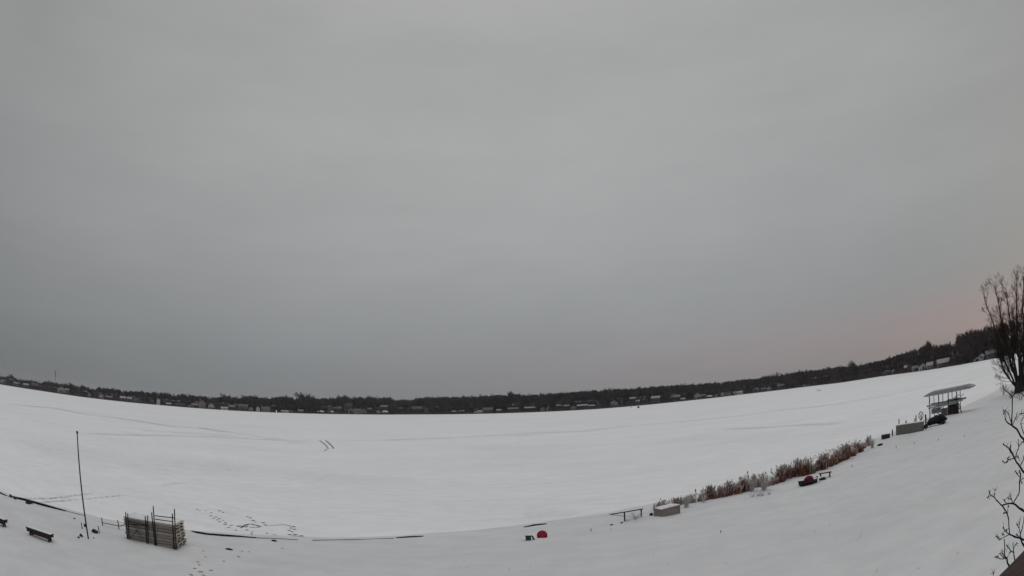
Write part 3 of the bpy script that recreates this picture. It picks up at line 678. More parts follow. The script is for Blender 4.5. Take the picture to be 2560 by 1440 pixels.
# a few taller dark seed heads
for px, yt, yb, lb in [(1869,1183,1222,'tall lone cattail above the middle of the reeds'), (2064,1140,1176,'tall cattail above the right part of the reeds'), (1739,1228,1262,'lone cattail right of the pinkish box'), (2081,1142,1170,'slanting cattail right of the tall one in the right part of the reeds')]:
    P = on_plane(px, yb, .0); P.z = gz(P.x, P.y); T = at(px, yt, math.hypot(P.x, P.y)); t = thing('cattail', lb, 'cattail', P)
    m_ = MB(); m_.tube([Vector((0,0,-.05)), T-P], .008, 4); m_.build('stalk', M['branch'], t); m_ = MB(); m_.tube([T-P-Vector((0,0,.04)), T-P+Vector((0,0,.14))], .035, 6); m_.build('seed_head', M['dark'], t)

# --- brown chest, post, dock panel stored on edge and its neighbours
def px_box(name, pl, pr_, ytl, label, cat, depth, mt, snow=True, battens=0):
    Pa = G(*pl); Pb = G(*pr_); c = (Pa+Pb)/2; x = Pb-Pa; Lh = x.length; h = up_to(Pa, pl[0], ytl)
    t = thing(name, label, cat, c, math.atan2(x.y, x.x)); m_ = MB(); m_.box((0, depth/2, h/2-.05), (Lh, depth, h+.1)); m_.build('body', mt, t)
    if snow: m_ = MB(); snow_strip(m_, (-Lh/2, depth/2, h+.002), (Lh/2, depth/2, h+.002), depth, .06); m_.build('snow_cover', M['snowcap'], t)
    for q in range(battens):
        m_ = MB(); m_.box((-Lh/2+(q+.5)*Lh/battens, -.01, h/2-.04), (.05,.03,h)); m_.build('batten', mt, t)
    return t, Lh, h, c
px_box('wooden_chest', (2205,1099), (2225,1094), 1088, 'small dark brown chest with snow on top left of the beige dock panel', 'chest', .5, M['redwood'])
t, Lh, h, c = px_box('dock_section', (2240,1089), (2308,1077), 1065, 'long beige dock panel stored on edge at the shore', 'dock section', .55, M['panel'], True, 0)
m_ = MB()
for q in range(1, 5): m_.box((0, -.006, h*q/5-.05), (Lh-.02, .012, .02))
m_.build('plank_gap', M['grey'], t)
m_ = MB()
for q in range(5): m_.box((Lh/2+.03, .28, h*(q+.4)/5), (.05,.5,.06))
m_.build('end_frame', M['pipe'], t)
for (x0,y0,x1,y1,r_,lb) in [(2231,1074,2231,1090,.07,'short black post left of the beige dock panel'), (2247.5,1048,2247.5,1064,.06,'thin dark post behind the left part of the beige dock panel'),
        (2290,1038,2290,1056,.06,'thin dark post behind the right part of the beige dock panel'), (2287,1046,2287,1056,.05,'shortest dark post behind the right part of the beige panel'),
        (2314,1036,2315,1073,.09,'tall dark post at the right end of the beige dock panel')]:
    B = G(x1, y1 if y1 > 1066 else y1+16); T = at(x0, y0, math.hypot(B.x, B.y)); o = MB(); o.tube([Vector((0,0,-.2)), T-B], r_, 8); o.build('tmp', M['pipe'])
    ob = bpy.data.objects['tmp']; ob.name = 'dock_post'; ob.location = B; tag(ob, lb, 'post', 'dock posts by the beige panel')
B = G(2265, 1072); T = at(2265, 1049, math.hypot(B.x, B.y)); m_ = MB(); m_.tube([Vector((0,0,0)), T-B-Vector((0,0,.45))], .03, 6); m_.tube([T-B-Vector((0,0,.5)), T-B], [.16,.02], 8)
tag(m_.build('marker_stake', M['grey'], None, B), 'grey marker with a pointed top behind the beige dock panel', 'marker')
B = G(2303, 1072); dd = math.hypot(B.x, B.y); t = thing('winch_wheel', 'dark ring shaped winch wheel on a stand behind the beige dock panel', 'winch', B, face_cam(B))
top = up_to(B, 2306, 1029); m_ = MB(); n_ = 18; rw = .38
m_.tube([Vector((rw*.7*math.cos(2*math.pi*i/n_), 0, top-rw+rw*math.sin(2*math.pi*i/n_))) for i in range(n_+1)], .04, 6, cap=False); m_.build('wheel', M['pipe'], t)
m_ = MB(); m_.tube([Vector((0,0,0)), Vector((0,0,top-rw))], .05, 6); m_.tube([Vector((-.1,0,top-2*rw-.1)), Vector((.18,0,top-2*rw+.15))], .05, 6); m_.build('stand', M['pipe'], t)
m_ = MB()
for k in range(3):
    a = k*math.pi/3+.4; m_.tube([Vector((rw*.7*math.cos(a),0,top-rw+rw*math.sin(a))), Vector((-rw*.7*math.cos(a),0,top-rw-rw*math.sin(a)))], .02, 5)
m_.build('spoke', M['pipe'], t)

# --- boat lift with a flat canopy
LD = math.hypot(*G(2325, 1066)[:2])
Pl = G(2327, 1062); Pr = G(2403, 1034)
# the lift's long axis, left to right; front row of posts and rear row
dl = 67.6; dr_ = 66.6
def LP(px, py, d_): return at(px, py, d_)
A0 = LP(2325, 1047, dl); B0 = LP(2393, 1034, dr_)
g0 = min(gz(A0.x, A0.y), gz(B0.x, B0.y))
xv = Vector((B0.x-A0.x, B0.y-A0.y, 0)); Lx = xv.length; xv.normalize(); yv = Vector((-xv.y, xv.x, 0))
c = Vector((A0.x, A0.y, g0)); t = thing('boat_lift', 'boat lift with a flat grey canopy on thin posts at the right shore', 'boat lift', c, math.atan2(xv.y, xv.x))
def loc(px, py, d_): 
    q = at(px, py, d_)-c; return Vector((q.dot(xv), q.dot(yv), q.z))
u_ = lambda px: np.interp(px, [2325, 2393], [0, Lx])
ca = loc(2307, 991, dl+.1); cb = loc(2432, 967, dr_-.3); cdp = 2.3
m_ = MB(); n_ = 10
for i in range(n_+1):
    u = i/n_; p = ca*(1-u)+cb*u; e_ = min(1, 7*u)*min(1, .25+9*(1-u)); tp = .10*e_; sk = .34*e_
    sag = 0
    for (yy, zz) in ((-.04,-.02), (0,sk), (cdp*.5,sk+tp), (cdp,sk), (cdp+.04,-.02)):
        m_.v.append(Vector((p.x+(.4 if i == 0 and 0 < yy < cdp else 0), p.y+yy, p.z+zz-.05+sag)))
for i in range(n_):
    for k in range(4): m_.face([i*5+k, (i+1)*5+k, (i+1)*5+k+1, i*5+k+1])
m_.face([0,1,2,3,4]); m_.face([n_*5+k for k in (4,3,2,1,0)]); cn = m_.build('canopy', M['canvas'], t)
m_ = MB()
for yy in (0, cdp): m_.tube([ca+Vector((.3,yy,-.08)), cb+Vector((-.3,yy,-.08))], .05, 6)
for k in range(6):
    p = ca*(1-(k+.5)/6)+cb*((k+.5)/6); m_.tube([p+Vector((0,0,-.12)), p+Vector((0,cdp,-.12))], .035, 5)
m_.build('canopy_frame', M['alu'], t)
for px, yb, big in ((2325,1049,1), (2348,1030,0), (2372,1009,0), (2393,1036,1)):
    ux_ = u_(px); uu = (ux_-ca.x)/(cb.x-ca.x); ztop = (ca*(1-uu)+cb*uu).z-.15
    for yy in (0, cdp):
        m_ = MB(); z0 = -.1 if (big or yy) else (.95 if px == 2348 else 1.5); m_.tube([Vector((ux_, yy, z0)), Vector((ux_, yy, ztop))], .075 if yy == 0 else .055, 7); m_.build('post', M['alud'] if yy == 0 else M['alu'], t)
r0 = loc(2317, 1016, dl+.1); r1 = loc(2407, 1000, dr_-.1)
for yy in (0, cdp):
    m_ = MB(); m_.bar(r0+Vector((0,yy,0)), r1+Vector((0,yy,0)), .16, .20); m_.build('side_beam', M['alu'], t)
m_ = MB(); m_.bar(loc(2321,1021,dl), loc(2396,1006,dr_), .14, .16); m_.build('lower_beam', M['alu'], t)
for a, b in (((2380,1001),(2399,986)), ((2397,996),(2410,984)), ((2372,1003),(2392,989))):
    m_ = MB(); m_.tube([loc(a[0],a[1],dr_), loc(b[0],b[1],dr_)], .045, 5); m_.build('brace', M['alu'], t)
for a, b in (((2393,1008),(2395,1034)), ((2397,1008),(2404,1031)), ((2394,1012),(2399,1024))):
    m_ = MB(); m_.tube([loc(a[0],a[1],dr_), loc(b[0],b[1],dr_)], .06, 5); m_.build('leg_brace', M['dark'], t)
m_ = MB(); q0 = loc(2340,1012,dl+1.5); q1 = loc(2372,1006,dl+1.2)
m_.box((q0+q1)/2, ((q1-q0).length, .9, .42), taper=.9); m_.build('winch_box', M['canvas'], t)
# boat sections and crates piled below the lift
def pile(px0, px1, yb, yt, d_, n, label, mt, depth=1.1, name='dock_section', cat='dock section'):
    a = at(px0, yb, d_); b = at(px1, yb, d_-(px1-px0)*.012); zg = min(gz(a.x, a.y), a.z); h = at(px0, yt, d_).z-at(px0, yb, d_).z; x = Vector((b.x-a.x, b.y-a.y, 0)); Lh = x.length
    base = Vector(((a.x+b.x)/2, (a.y+b.y)/2, a.z)); rz = math.atan2(x.y, x.x); hh = h/n
    for k in range(n):
        m_ = thing(name, label % ['lowest','second','third','fourth','fifth','topmost'][k if k < n-1 else 5] if '%s' in label else label, cat, base+UPV*k*hh, rz, 'grey dock sections stored under the boat lift')
        for yy in (0, depth):
            q = MB(); q.box((0, yy, hh*.45), (Lh, .05, hh*.55)); q.build('side_rail', mt, m_)
        q = MB()
        for j in range(max(4, int(Lh/.3))): q.box((-Lh/2+(j+.5)*Lh/max(4, int(Lh/.3)), depth/2, hh*.78), (.25, depth-.06, .05))
        q.build('deck_boards', mt, m_)
pile(2328, 2352, 1036, 1023, 68.0, 3, 'grey dock section under the left half of the boat lift, %s', M['alu'])
pile(2353, 2368, 1042, 1023, 67.5, 5, 'pale slatted dock section under the middle of the boat lift, %s', M['panel'])
a = G(2368, 1041); t2 = thing('storage_shed', 'dark brown storage box under the right end of the boat lift', 'box', at(2381, 1037, 67.0), math.atan2(xv.y, xv.x))
m_ = MB(); m_.box((0,.6,.75), (1.35,1.1,1.9)); m_.build('box_body', M['redwood'], t2); m_ = MB(); m_.box((0,.6,1.74), (1.5,1.25,.08)); m_.build('lid', M['dark'], t2)
m_ = MB(); m_.box((-.25,.04,.75), (.06,.05,1.7)); m_.box((.35,.04,.75), (.06,.05,1.7)); m_.build('batten', M['dark'], t2)
# covered watercraft
B = G(2343, 1063); t = thing('covered_watercraft', 'black covered jet ski on a trailer before the boat lift', 'jet ski', B, face_cam(B)+RAD(18))
m_ = MB(); st = [(-1.25,.25,.55,.26),(-1.0,.42,.80,.24),(-.5,.50,.93,.22),(-.1,.48,1.10,.22),(.2,.46,1.02,.22),(.5,.44,1.12,.22),(.9,.38,.85,.24),(1.15,.3,.66,.3),(1.3,.1,.5,.36)]
for x_, wd, zt, zb in st:
    for k in range(10):
        a = 2*math.pi*k/10; m_.v.append(Vector((x_, wd*math.cos(a), (zt+zb)/2+(zt-zb)/2*math.sin(a))))
for i in range(len(st)-1):
    for k in range(10): m_.face([i*10+k, (i+1)*10+k, (i+1)*10+(k+1) % 10, i*10+(k+1) % 10], True)
m_.face(list(range(10))); m_.face([80+k for k in range(9,-1,-1)]); m_.build('cover', M['black'], t)
m_ = MB(); m_.tube([Vector((.2,-.4,1.12)), Vector((.1,0,1.16)), Vector((.2,.4,1.12))], .05, 6); m_.build('handlebar', M['black'], t)
m_ = MB(); m_.bar((-1.6,-.35,.22), (1.1,-.35,.22), .07, .07); m_.bar((-1.6,.35,.22), (1.1,.35,.22), .07, .07); m_.bar((-1.0,-.6,.18), (-1.0,.6,.18), .06,.06); m_.bar((.9,-.6,.18), (.9,.6,.18), .06,.06); m_.build('trailer', M['dark'], t)
for s_ in (-1,1):
    m_ = MB(); m_.tube([Vector((.5,s_*.62,.22)), Vector((.5,s_*.74,.22))], .25, 14); m_.build('wheel', M['dark'], t)
m_ = MB(); m_.lump((-1.55,-.2,.1), (.3,.25,.3), 4); m_.build('tarp_fold', M['black'], t)
for (x0,y0,x1,y1,lb) in [(2357,1045,2357,1057,'left of two short dark pegs right of the jet ski'), (2360,1044,2360,1055,'right of two short dark pegs right of the jet ski')]:
    B = G(x1, y1); T = at(x0, y0, math.hypot(B.x, B.y)); o = MB(); o.tube([Vector((0,0,-.1)), T-B], .06, 6); tag(o.build('peg', M['dark'], None, B), lb, 'peg')

mb = MB(); rg = random.Random(41)
for k in range(70):
    px, py = rg.uniform(900, 2450), rg.uniform(1120, 1430)
    if py < 1060+(2500-px)*.235 or rg.random() < .35: continue
    P = G(px, py)
    if inland(np.array([P.x]), np.array([P.y]))[0] < .8: continue
    for q in range(rg.randint(1, 3)):
        a = rg.uniform(0, 6.28); h_ = rg.uniform(.05,.14); p = P+Vector((rg.uniform(-.05,.05), rg.uniform(-.05,.05), -.01)); mb.blade([p, p+Vector((math.cos(a)*.02, math.sin(a)*.02, h_*.6)), p+Vector((math.cos(a)*.06, math.sin(a)*.06, h_))], .010, Vector((-math.sin(a), math.cos(a), 0)))
tag(mb.build('grass_tips', M['reed']), kind='stuff')

# ------------------------------------------------------------------ trees
def grow(mb, p, d, ln, r, lvl, rg, P, tips=None):
    """recursive limb; P = dict(split, droop, spread, n, twig)"""
    k = 4 if lvl <= 1 else 3; pts = [p]; dd = d.copy()
    for i in range(k):
        dd = (dd+Vector((rg.gauss(0,1), rg.gauss(0,1), rg.gauss(0,1)))*P['wob']+Vector((0,0,P['up']))).normalized(); pts.append(pts[-1]+dd*ln/k)
    r1 = r*P['taper']; rad = [r+(r1-r)*i/k for i in range(k+1)]
    mb.tube(pts, rad, 6 if lvl == 0 else 4 if lvl < 3 else 3, cap=False)
    if lvl >= P['depth']:
        if tips is not None: tips.append((pts[-1], dd))
        for q in range(P['twigs']):
            b = pts[rg.randint(1, k)]; t_ = (dd+Vector((rg.gauss(0,1), rg.gauss(0,1), rg.gauss(0,1)+.3))*.55).normalized(); L_ = ln*rg.uniform(.4, .95)
            s_ = t_.cross(Vector((rg.gauss(0,1), rg.gauss(0,1), rg.gauss(0,1)))).normalized()
            mb.blade([b, b+t_*L_*.55+Vector((0,0,.02))*L_, b+t_*L_+Vector((0,0,.06*L_))], P['tw'], s_)
        return
    nb = rg.choice(P['n'])
    for q in range(nb):
        i = k if q == 0 else rg.randint(max(1, k-2), k)
        ax = dd.cross(Vector((rg.gauss(0,1), rg.gauss(0,1), rg.gauss(0,1)))).normalized()
        nd_ = (Quaternion(ax, rg.uniform(.35, 1.0)*P['spread']*(.4 if q == 0 else 1)) @ dd)
        grow(mb, pts[i], nd_, ln*rg.uniform(.62, .86), rad[i]*(.8 if q == 0 else .62), lvl+1, rg, P, tips)
def bare_tree_mesh(seed, kind=0):
    """unit-height bare tree, about 1 m tall, scaled on placement"""
    rg = random.Random(seed); mb = MB()
    P = dict(depth=4, n=(3,3,4), spread=.8, wob=.11, up=.05, taper=.62, twigs=9, tw=.011)
    if kind == 1: P.update(spread=.55, up=.10)
    if kind == 2: P.update(spread=1.0, up=.02)
    mb.cur = 0
    if kind == 3:
        for q in range(4): grow(mb, Vector((rg.uniform(-.02,.02), rg.uniform(-.02,.02), 0)), Vector((rg.gauss(0,.3), rg.gauss(0,.3), 1)).normalized(), .26, .012, 1, rg, P)
    else: grow(mb, Vector((0,0,0)), Vector((rg.gauss(0,.04), rg.gauss(0,.04), 1)), .30, .020, 0, rg, P)
    top = sorted(v.z for v in mb.v)[int(len(mb.v)*.985)]
    mb.v = [Vector((v.x/top, v.y/top, max(v.z/top, -.02))) for v in mb.v]
    return mb
TM = [bare_tree_mesh(100+i, (0,1,2,0,3,1,2,0,1,2)[i]).mesh('bare_tree', [M['farbark'], M['farbark2']][i % 2]) for i in range(10)]
def conifer_mb(seed, slim=.2):
    rg = random.Random(seed); mb = MB(); mb.tube([Vector((0,0,0)), Vector((0,0,.98))], [.016,.003], 5)
    for j in range(30):
        z = .08+.90*j/29; rr = slim*(1-z)**.8+.012
        for q in range(9):
            a = rg.uniform(0, 6.283); o_ = Vector((math.cos(a), math.sin(a), 0)); r_ = rr*rg.uniform(.6,1.15)
            mb.blade([Vector((0,0,z+.03)), o_*r_*.6+Vector((0,0,z+.01)), o_*r_+Vector((0,0,z-.05))], .085*(1-z)+.02, Vector((-math.sin(a), math.cos(a), .3)))
    return mb
CM = [conifer_mb(i, (.20,.26,.16)[i]).mesh('conifer', M['conifer']) for i in range(3)]
TOP = np.array([(-60,930),(0,937),(25,942),(30,938),(42,947),(60,948),(80,951),(100,956),(120,952),(140,955),(160,960),(180,958),(195,966),(210,963),(225,972),(250,968),(280,970),(300,974),(330,977),(370,979),(420,981),(432,989),
  (455,984),(480,987),(492,991),(500,987),(520,991),(545,994),(565,988),(590,993),(600,996),(620,988),(650,993),(675,995),(700,990),(715,992),(745,993),(752,996),(760,985),(775,989),(795,997),(812,994),(830,996),(860,991),(880,995),(892,992),
  (912,994),(935,993),(960,994),(978,994),(990,1000),(1010,997),(1020,1003),(1032,997),(1050,994),(1075,993),(1110,991),(1150,992),(1190,991),(1210,989),(1250,987),(1265,988),(1282,982),(1300,985),(1320,987),(1350,985),(1380,982),(1420,981),
  (1465,976),(1500,974),(1550,971),(1580,971),(1620,967),(1660,963),(1700,961),(1740,960),(1800,954),(1860,948),(1905,943),(1930,938),(1955,937),(2000,928),(2050,922),(2100,915),(2150,911),(2200,901),(2240,888),(2265,881),(2300,872),
  (2330,858),(2345,866),(2375,860),(2392,862),(2406,842),(2425,832),(2448,826),(2470,820),(2490,812),(2520,806),(2560,806),(2700,800)], float)
def top_y(px): return float(np.interp(px, TOP[:,0], TOP[:,1]))
def far_place(px, off):
    d = ray(px, base_y(px)); k = (far_d(px)+off)/math.hypot(d.x, d.y); return Vector((d.x*k, d.y*k, bank_z(off)))
def tree_h(P, px, ytop): return up_to(P, px, ytop)

# far houses: (x0, x1, y top, y base, wall, roof, gable front?, extras, label)
HS = [
 (0,13,948,957,'white','snow',1,'', 'white gabled house at the far left end of the far shore'),
 (22,33,946,952,'dim','snow',0,'', 'snowy roofed house up the slope at the far left end'),
 (34,46,956,962,'grey','snow',0,'', 'low grey house left of the burgundy house by two plots'),
 (58,73,959,967,'grey','snow',0,'', 'grey house with pale porch just left of the burgundy house'),
 (79,96,958,972,'burgundy','dim2',0,'', 'burgundy boathouse on the far shore at left'),
 (145,162,968,981,'white','snow',1,'', 'tall white house right of the radio mast'),
 (164,179,972,978,'grey','snow',0,'', 'flat roofed grey house beside the tall white house'),
 (220,227,982,990,'white','greyroof',1,'', 'tiny white cottage right of the tall white house'),
 (249,259,985,996,'white','snow',1,'', 'white gabled cottage with tall dark windows at left'),
 (262,281,990,997,'dim','dusted',0,'', 'long low grey house right of the white cottage with tall windows'),
 (300,314,991,1001,'tan','snow',0,'', 'tan house left of the grey twin houses at left'),
 (318,330,993,1003,'grey','snow',0,'', 'left one of the grey twin houses at left'),
 (334,352,996,1005,'grey','dusted',1,'c', 'right one of the grey twin houses at left, with a chimney'),
 (376,385,999,1009,'grey','dusted',1,'', 'narrow grey house right of the grey twin houses'),
 (392,400,996,1012,'white','snow',1,'', 'tall narrow white house at left of the far shore'),
 (404,413,1001,1010,'dim','greyroof',1,'', 'dim grey cottage right of the tall narrow white house'),
 (416,428,1007,1013,'grey','snow',0,'', 'low snowy roofed cottage right of the dim grey cottage'),
 (440,462,1008,1017,'dim','darkroof',0,'', 'dark long house left of the turreted house'),
 (471,477,1012,1018,'white','greyroof',1,'', 'tiny white shed left of the turreted house'),
 (479,497,1009,1018,'grey','dusted',0,'', 'grey house touching the left side of the turreted house'),
 (498,515,1001,1020,'tan','dusted',1,'t', 'tall turreted house with a pointed tower at left of centre'),
 (522,536,1009,1021,'white','dusted',1,'', 'pale gabled house right of the turreted house'),
 (552,569,1017,1024,'white','snow',0,'', 'low white boathouse at the shore left of centre'),
 (572,588,1013,1023,'dim','dusted',0,'', 'dim house right of the low white boathouse'),
 (596,620,1011,1024,'grey','greyroof',0,'', 'wide grey hip roofed house left of centre'),
 (623,631,1018,1026,'white','snow',1,'', 'tiny white house right of the wide grey hip roofed house'),
 (641,649,1016,1028,'white','greyroof',1,'', 'white gabled house with dark doorway left of the lit lamp'),
 (654,675,1017,1029,'grey','greyroof',0,'', 'grey house between the gabled house and the lit lamp'),
 (703,721,1027,1031,'white','snow',0,'', 'very low white boathouse right of the lit lamp'),
 (723,731,1026,1032,'grey','dusted',1,'', 'tiny grey shed beside the very low white boathouse'),
 (745,758,1024,1032,'dim','dusted',0,'', 'dim cottage below the big round tree'),
 (820,833,1013,1024,'grey','dusted',1,'', 'grey gabled house above the shore left of the yellowish cottage'),
 (826,855,1018,1026,'dim','greyroof',0,'', 'long dark house above the shore left of the yellowish cottage'),
 (862,881,1008,1022,'grey','dusted',0,'c', 'large grey house behind the yellowish cottage, with a chimney'),
 (871,884,1021,1033,'white','snow',1,'', 'small white gable house with one dark window near the centre'),
 (884,903,1022,1034,'cream','greyroof',0,'', 'yellowish cottage near the centre of the far shore'),
 (904,916,1022,1033,'cream','dusted',1,'', 'small cream house right of the yellowish cottage'),
 (918,932,1020,1029,'dim','dusted',0,'', 'dim house right of the small cream house'),
 (942,950,1025,1034,'white','greyroof',1,'', 'tiny white boathouse right of the small cream house'),
 (952,970,1013,1022,'dim','dusted',0,'', 'dim house with pale roof above the white arched boat cover at right'),
 (1030,1055,1016,1032,'dim','greyroof',0,'', 'large dim grey house in the bare trees at the centre'),
 (1060,1072,1016,1030,'grey','dusted',1,'', 'narrow grey house right of the large dim house at the centre'),
 (1130,1148,1027,1032,'dim','snow',0,'', 'long low house with a snowy roof right of the centre'),
 (1151,1161,1026,1031,'dim','snow',0,'', 'short low house with a snowy roof right of the centre'),
 (1184,1198,1019,1028,'grey','dusted',1,'', 'grey house with two bright gables right of the centre'),
 (1195,1207,1026,1034,'white','snow',0,'', 'small white boathouse at the shore right of the centre'),
 (1208,1232,1019,1032,'dim','greyroof',0,'', 'wide dim house right of the small white boathouse'),
 (1242,1253,1023,1030,'grey','snow',0,'', 'small pale roofed house left of the long sloping roof'),
 (1270,1296,1019,1027,'dim','dusted',0,'', 'house with a long sloping snowy roof right of the centre'),
 (1311,1338,1017,1025,'dim','snow',0,'', 'wide house with a bright straight snowy roof right of the centre'),
 (1352,1362,1017,1028,'grey','greyroof',1,'', 'left one of two small gabled houses right of the bright straight roof'),
 (1367,1378,1016,1027,'grey','greyroof',1,'', 'right one of two small gabled houses right of the bright straight roof'),
 (1391,1405,1011,1020,'dim','snow',0,'', 'dark house with a bright snowy roof left of the small grey hut'),
 (1410,1423,1012,1020,'dim','snow',0,'', 'dark house with a short snowy roof next to the small grey hut'),
 (1428,1440,1015,1024,'grey','dusted',1,'', 'small grey hut at the shore in the right half'),
 (1444,1470,1011,1019,'dim','snow',0,'', 'long dark house with a snowy roof right of the small grey hut'),
 (1472,1486,1012,1019,'dim','snow',0,'', 'second long roofed dark house right of the small grey hut'),
 (1493,1503,1006,1016,'dim','greyroof',1,'', 'dim narrow house between the long dark roofs and the bright white house'),
 (1527,1544,1002,1014,'white','snow',1,'', 'bright white house in the right half of the far shore'),
 (1552,1558,1000,1012,'grey','greyroof',1,'', 'narrow grey house right of the bright white house'),
 (1574,1589,993,1001,'dim','snow',0,'', 'upper house on the slope behind the ice fishing shelter'),
 (1584,1600,1000,1008,'grey','snow',0,'', 'lower house on the slope behind the ice fishing shelter'),
 (1607,1617,996,1005,'dim','snow',1,'', 'small house right of the two on the slope'),
 (1627,1650,990,1003,'grey','snow',0,'', 'big house with a wide bright roof in the right half'),
 (1676,1701,988,1000,'dim','dusted',0,'', 'dim house with many gables left of the snow rimmed house'),
 (1703,1713,995,1002,'dim','snow',0,'', 'tiny dark boathouse left of the snow rimmed white house'),
 (1736,1751,982,996,'white','greyroof',1,'', 'snow rimmed white gable house in the right half'),
 (1752,1765,986,995,'grey','dusted',0,'', 'grey wing right of the snow rimmed white gable house'),
 (1787,1794,985,994,'grey','greyroof',1,'', 'tiny grey house left of the pale round boathouse'),
 (1802,1811,981,990,'white','snow',1,'', 'pale little boathouse right of the tiny grey house'),
 (1812,1828,979,989,'tan','darkroof',0,'', 'brownish house right of the pale little boathouse'),
 (1834,1857,978,986,'white','snow',0,'', 'long low white boathouse at right of the far shore'),
 (1884,1898,969,980,'grey','snow',1,'', 'gabled house with bright eaves at right of the far shore'),
 (1903,1916,969,978,'dim','greyroof',0,'', 'dim house between two bright gabled ones at right'),
 (1919,1928,967,977,'grey','snow',1,'', 'small bright gabled house at right of the dim house'),
 (1944,1962,960,972,'dim','greyroof',0,'', 'barely visible dim house in the dark woods at right'),
 (2008,2020,963,968,'dim','dusted',0,'', 'faint low house at the foot of the dark woods at right'),
 (2208,2226,926,937,'dim','dusted',1,'', 'dim house on the near point left of the mansion'),
 (2231,2240,926,933,'grey','snow',1,'', 'tiny grey house on the near point left of the mansion'),
 (2262,2276,913,926,'dim','snow',0,'', 'dark boathouse behind the black mooring posts'),
 (2281,2296,915,929,'grey','dusted',0,'', 'grey house between the mooring posts and the mansion'),
 (2297,2320,908,930,'white','dusted',1,'m', 'white mansion with tall arched windows at right'),
 (2318,2338,905,926,'grey','snow',0,'c', 'grey wing with a snowy roof right of the white mansion'),
 (2344,2374,897,922,'brown','snow',0,'c', 'brown house with stepped snowy roofs right of the mansion'),
 (2436,2450,898,907,'grey','snow',1,'', 'small white fronted shed at the end of the near point'),
 (2450,2461,890,900,'white','snow',1,'', 'tiny white cottage near the big bare tree'),
 (2466,2495,875,893,'blue','dusted',0,'', 'bluish house among trees left of the big bare tree'),
]
HR['dim2'] = HM['dim']
hrng = random.Random(3); HXY = []
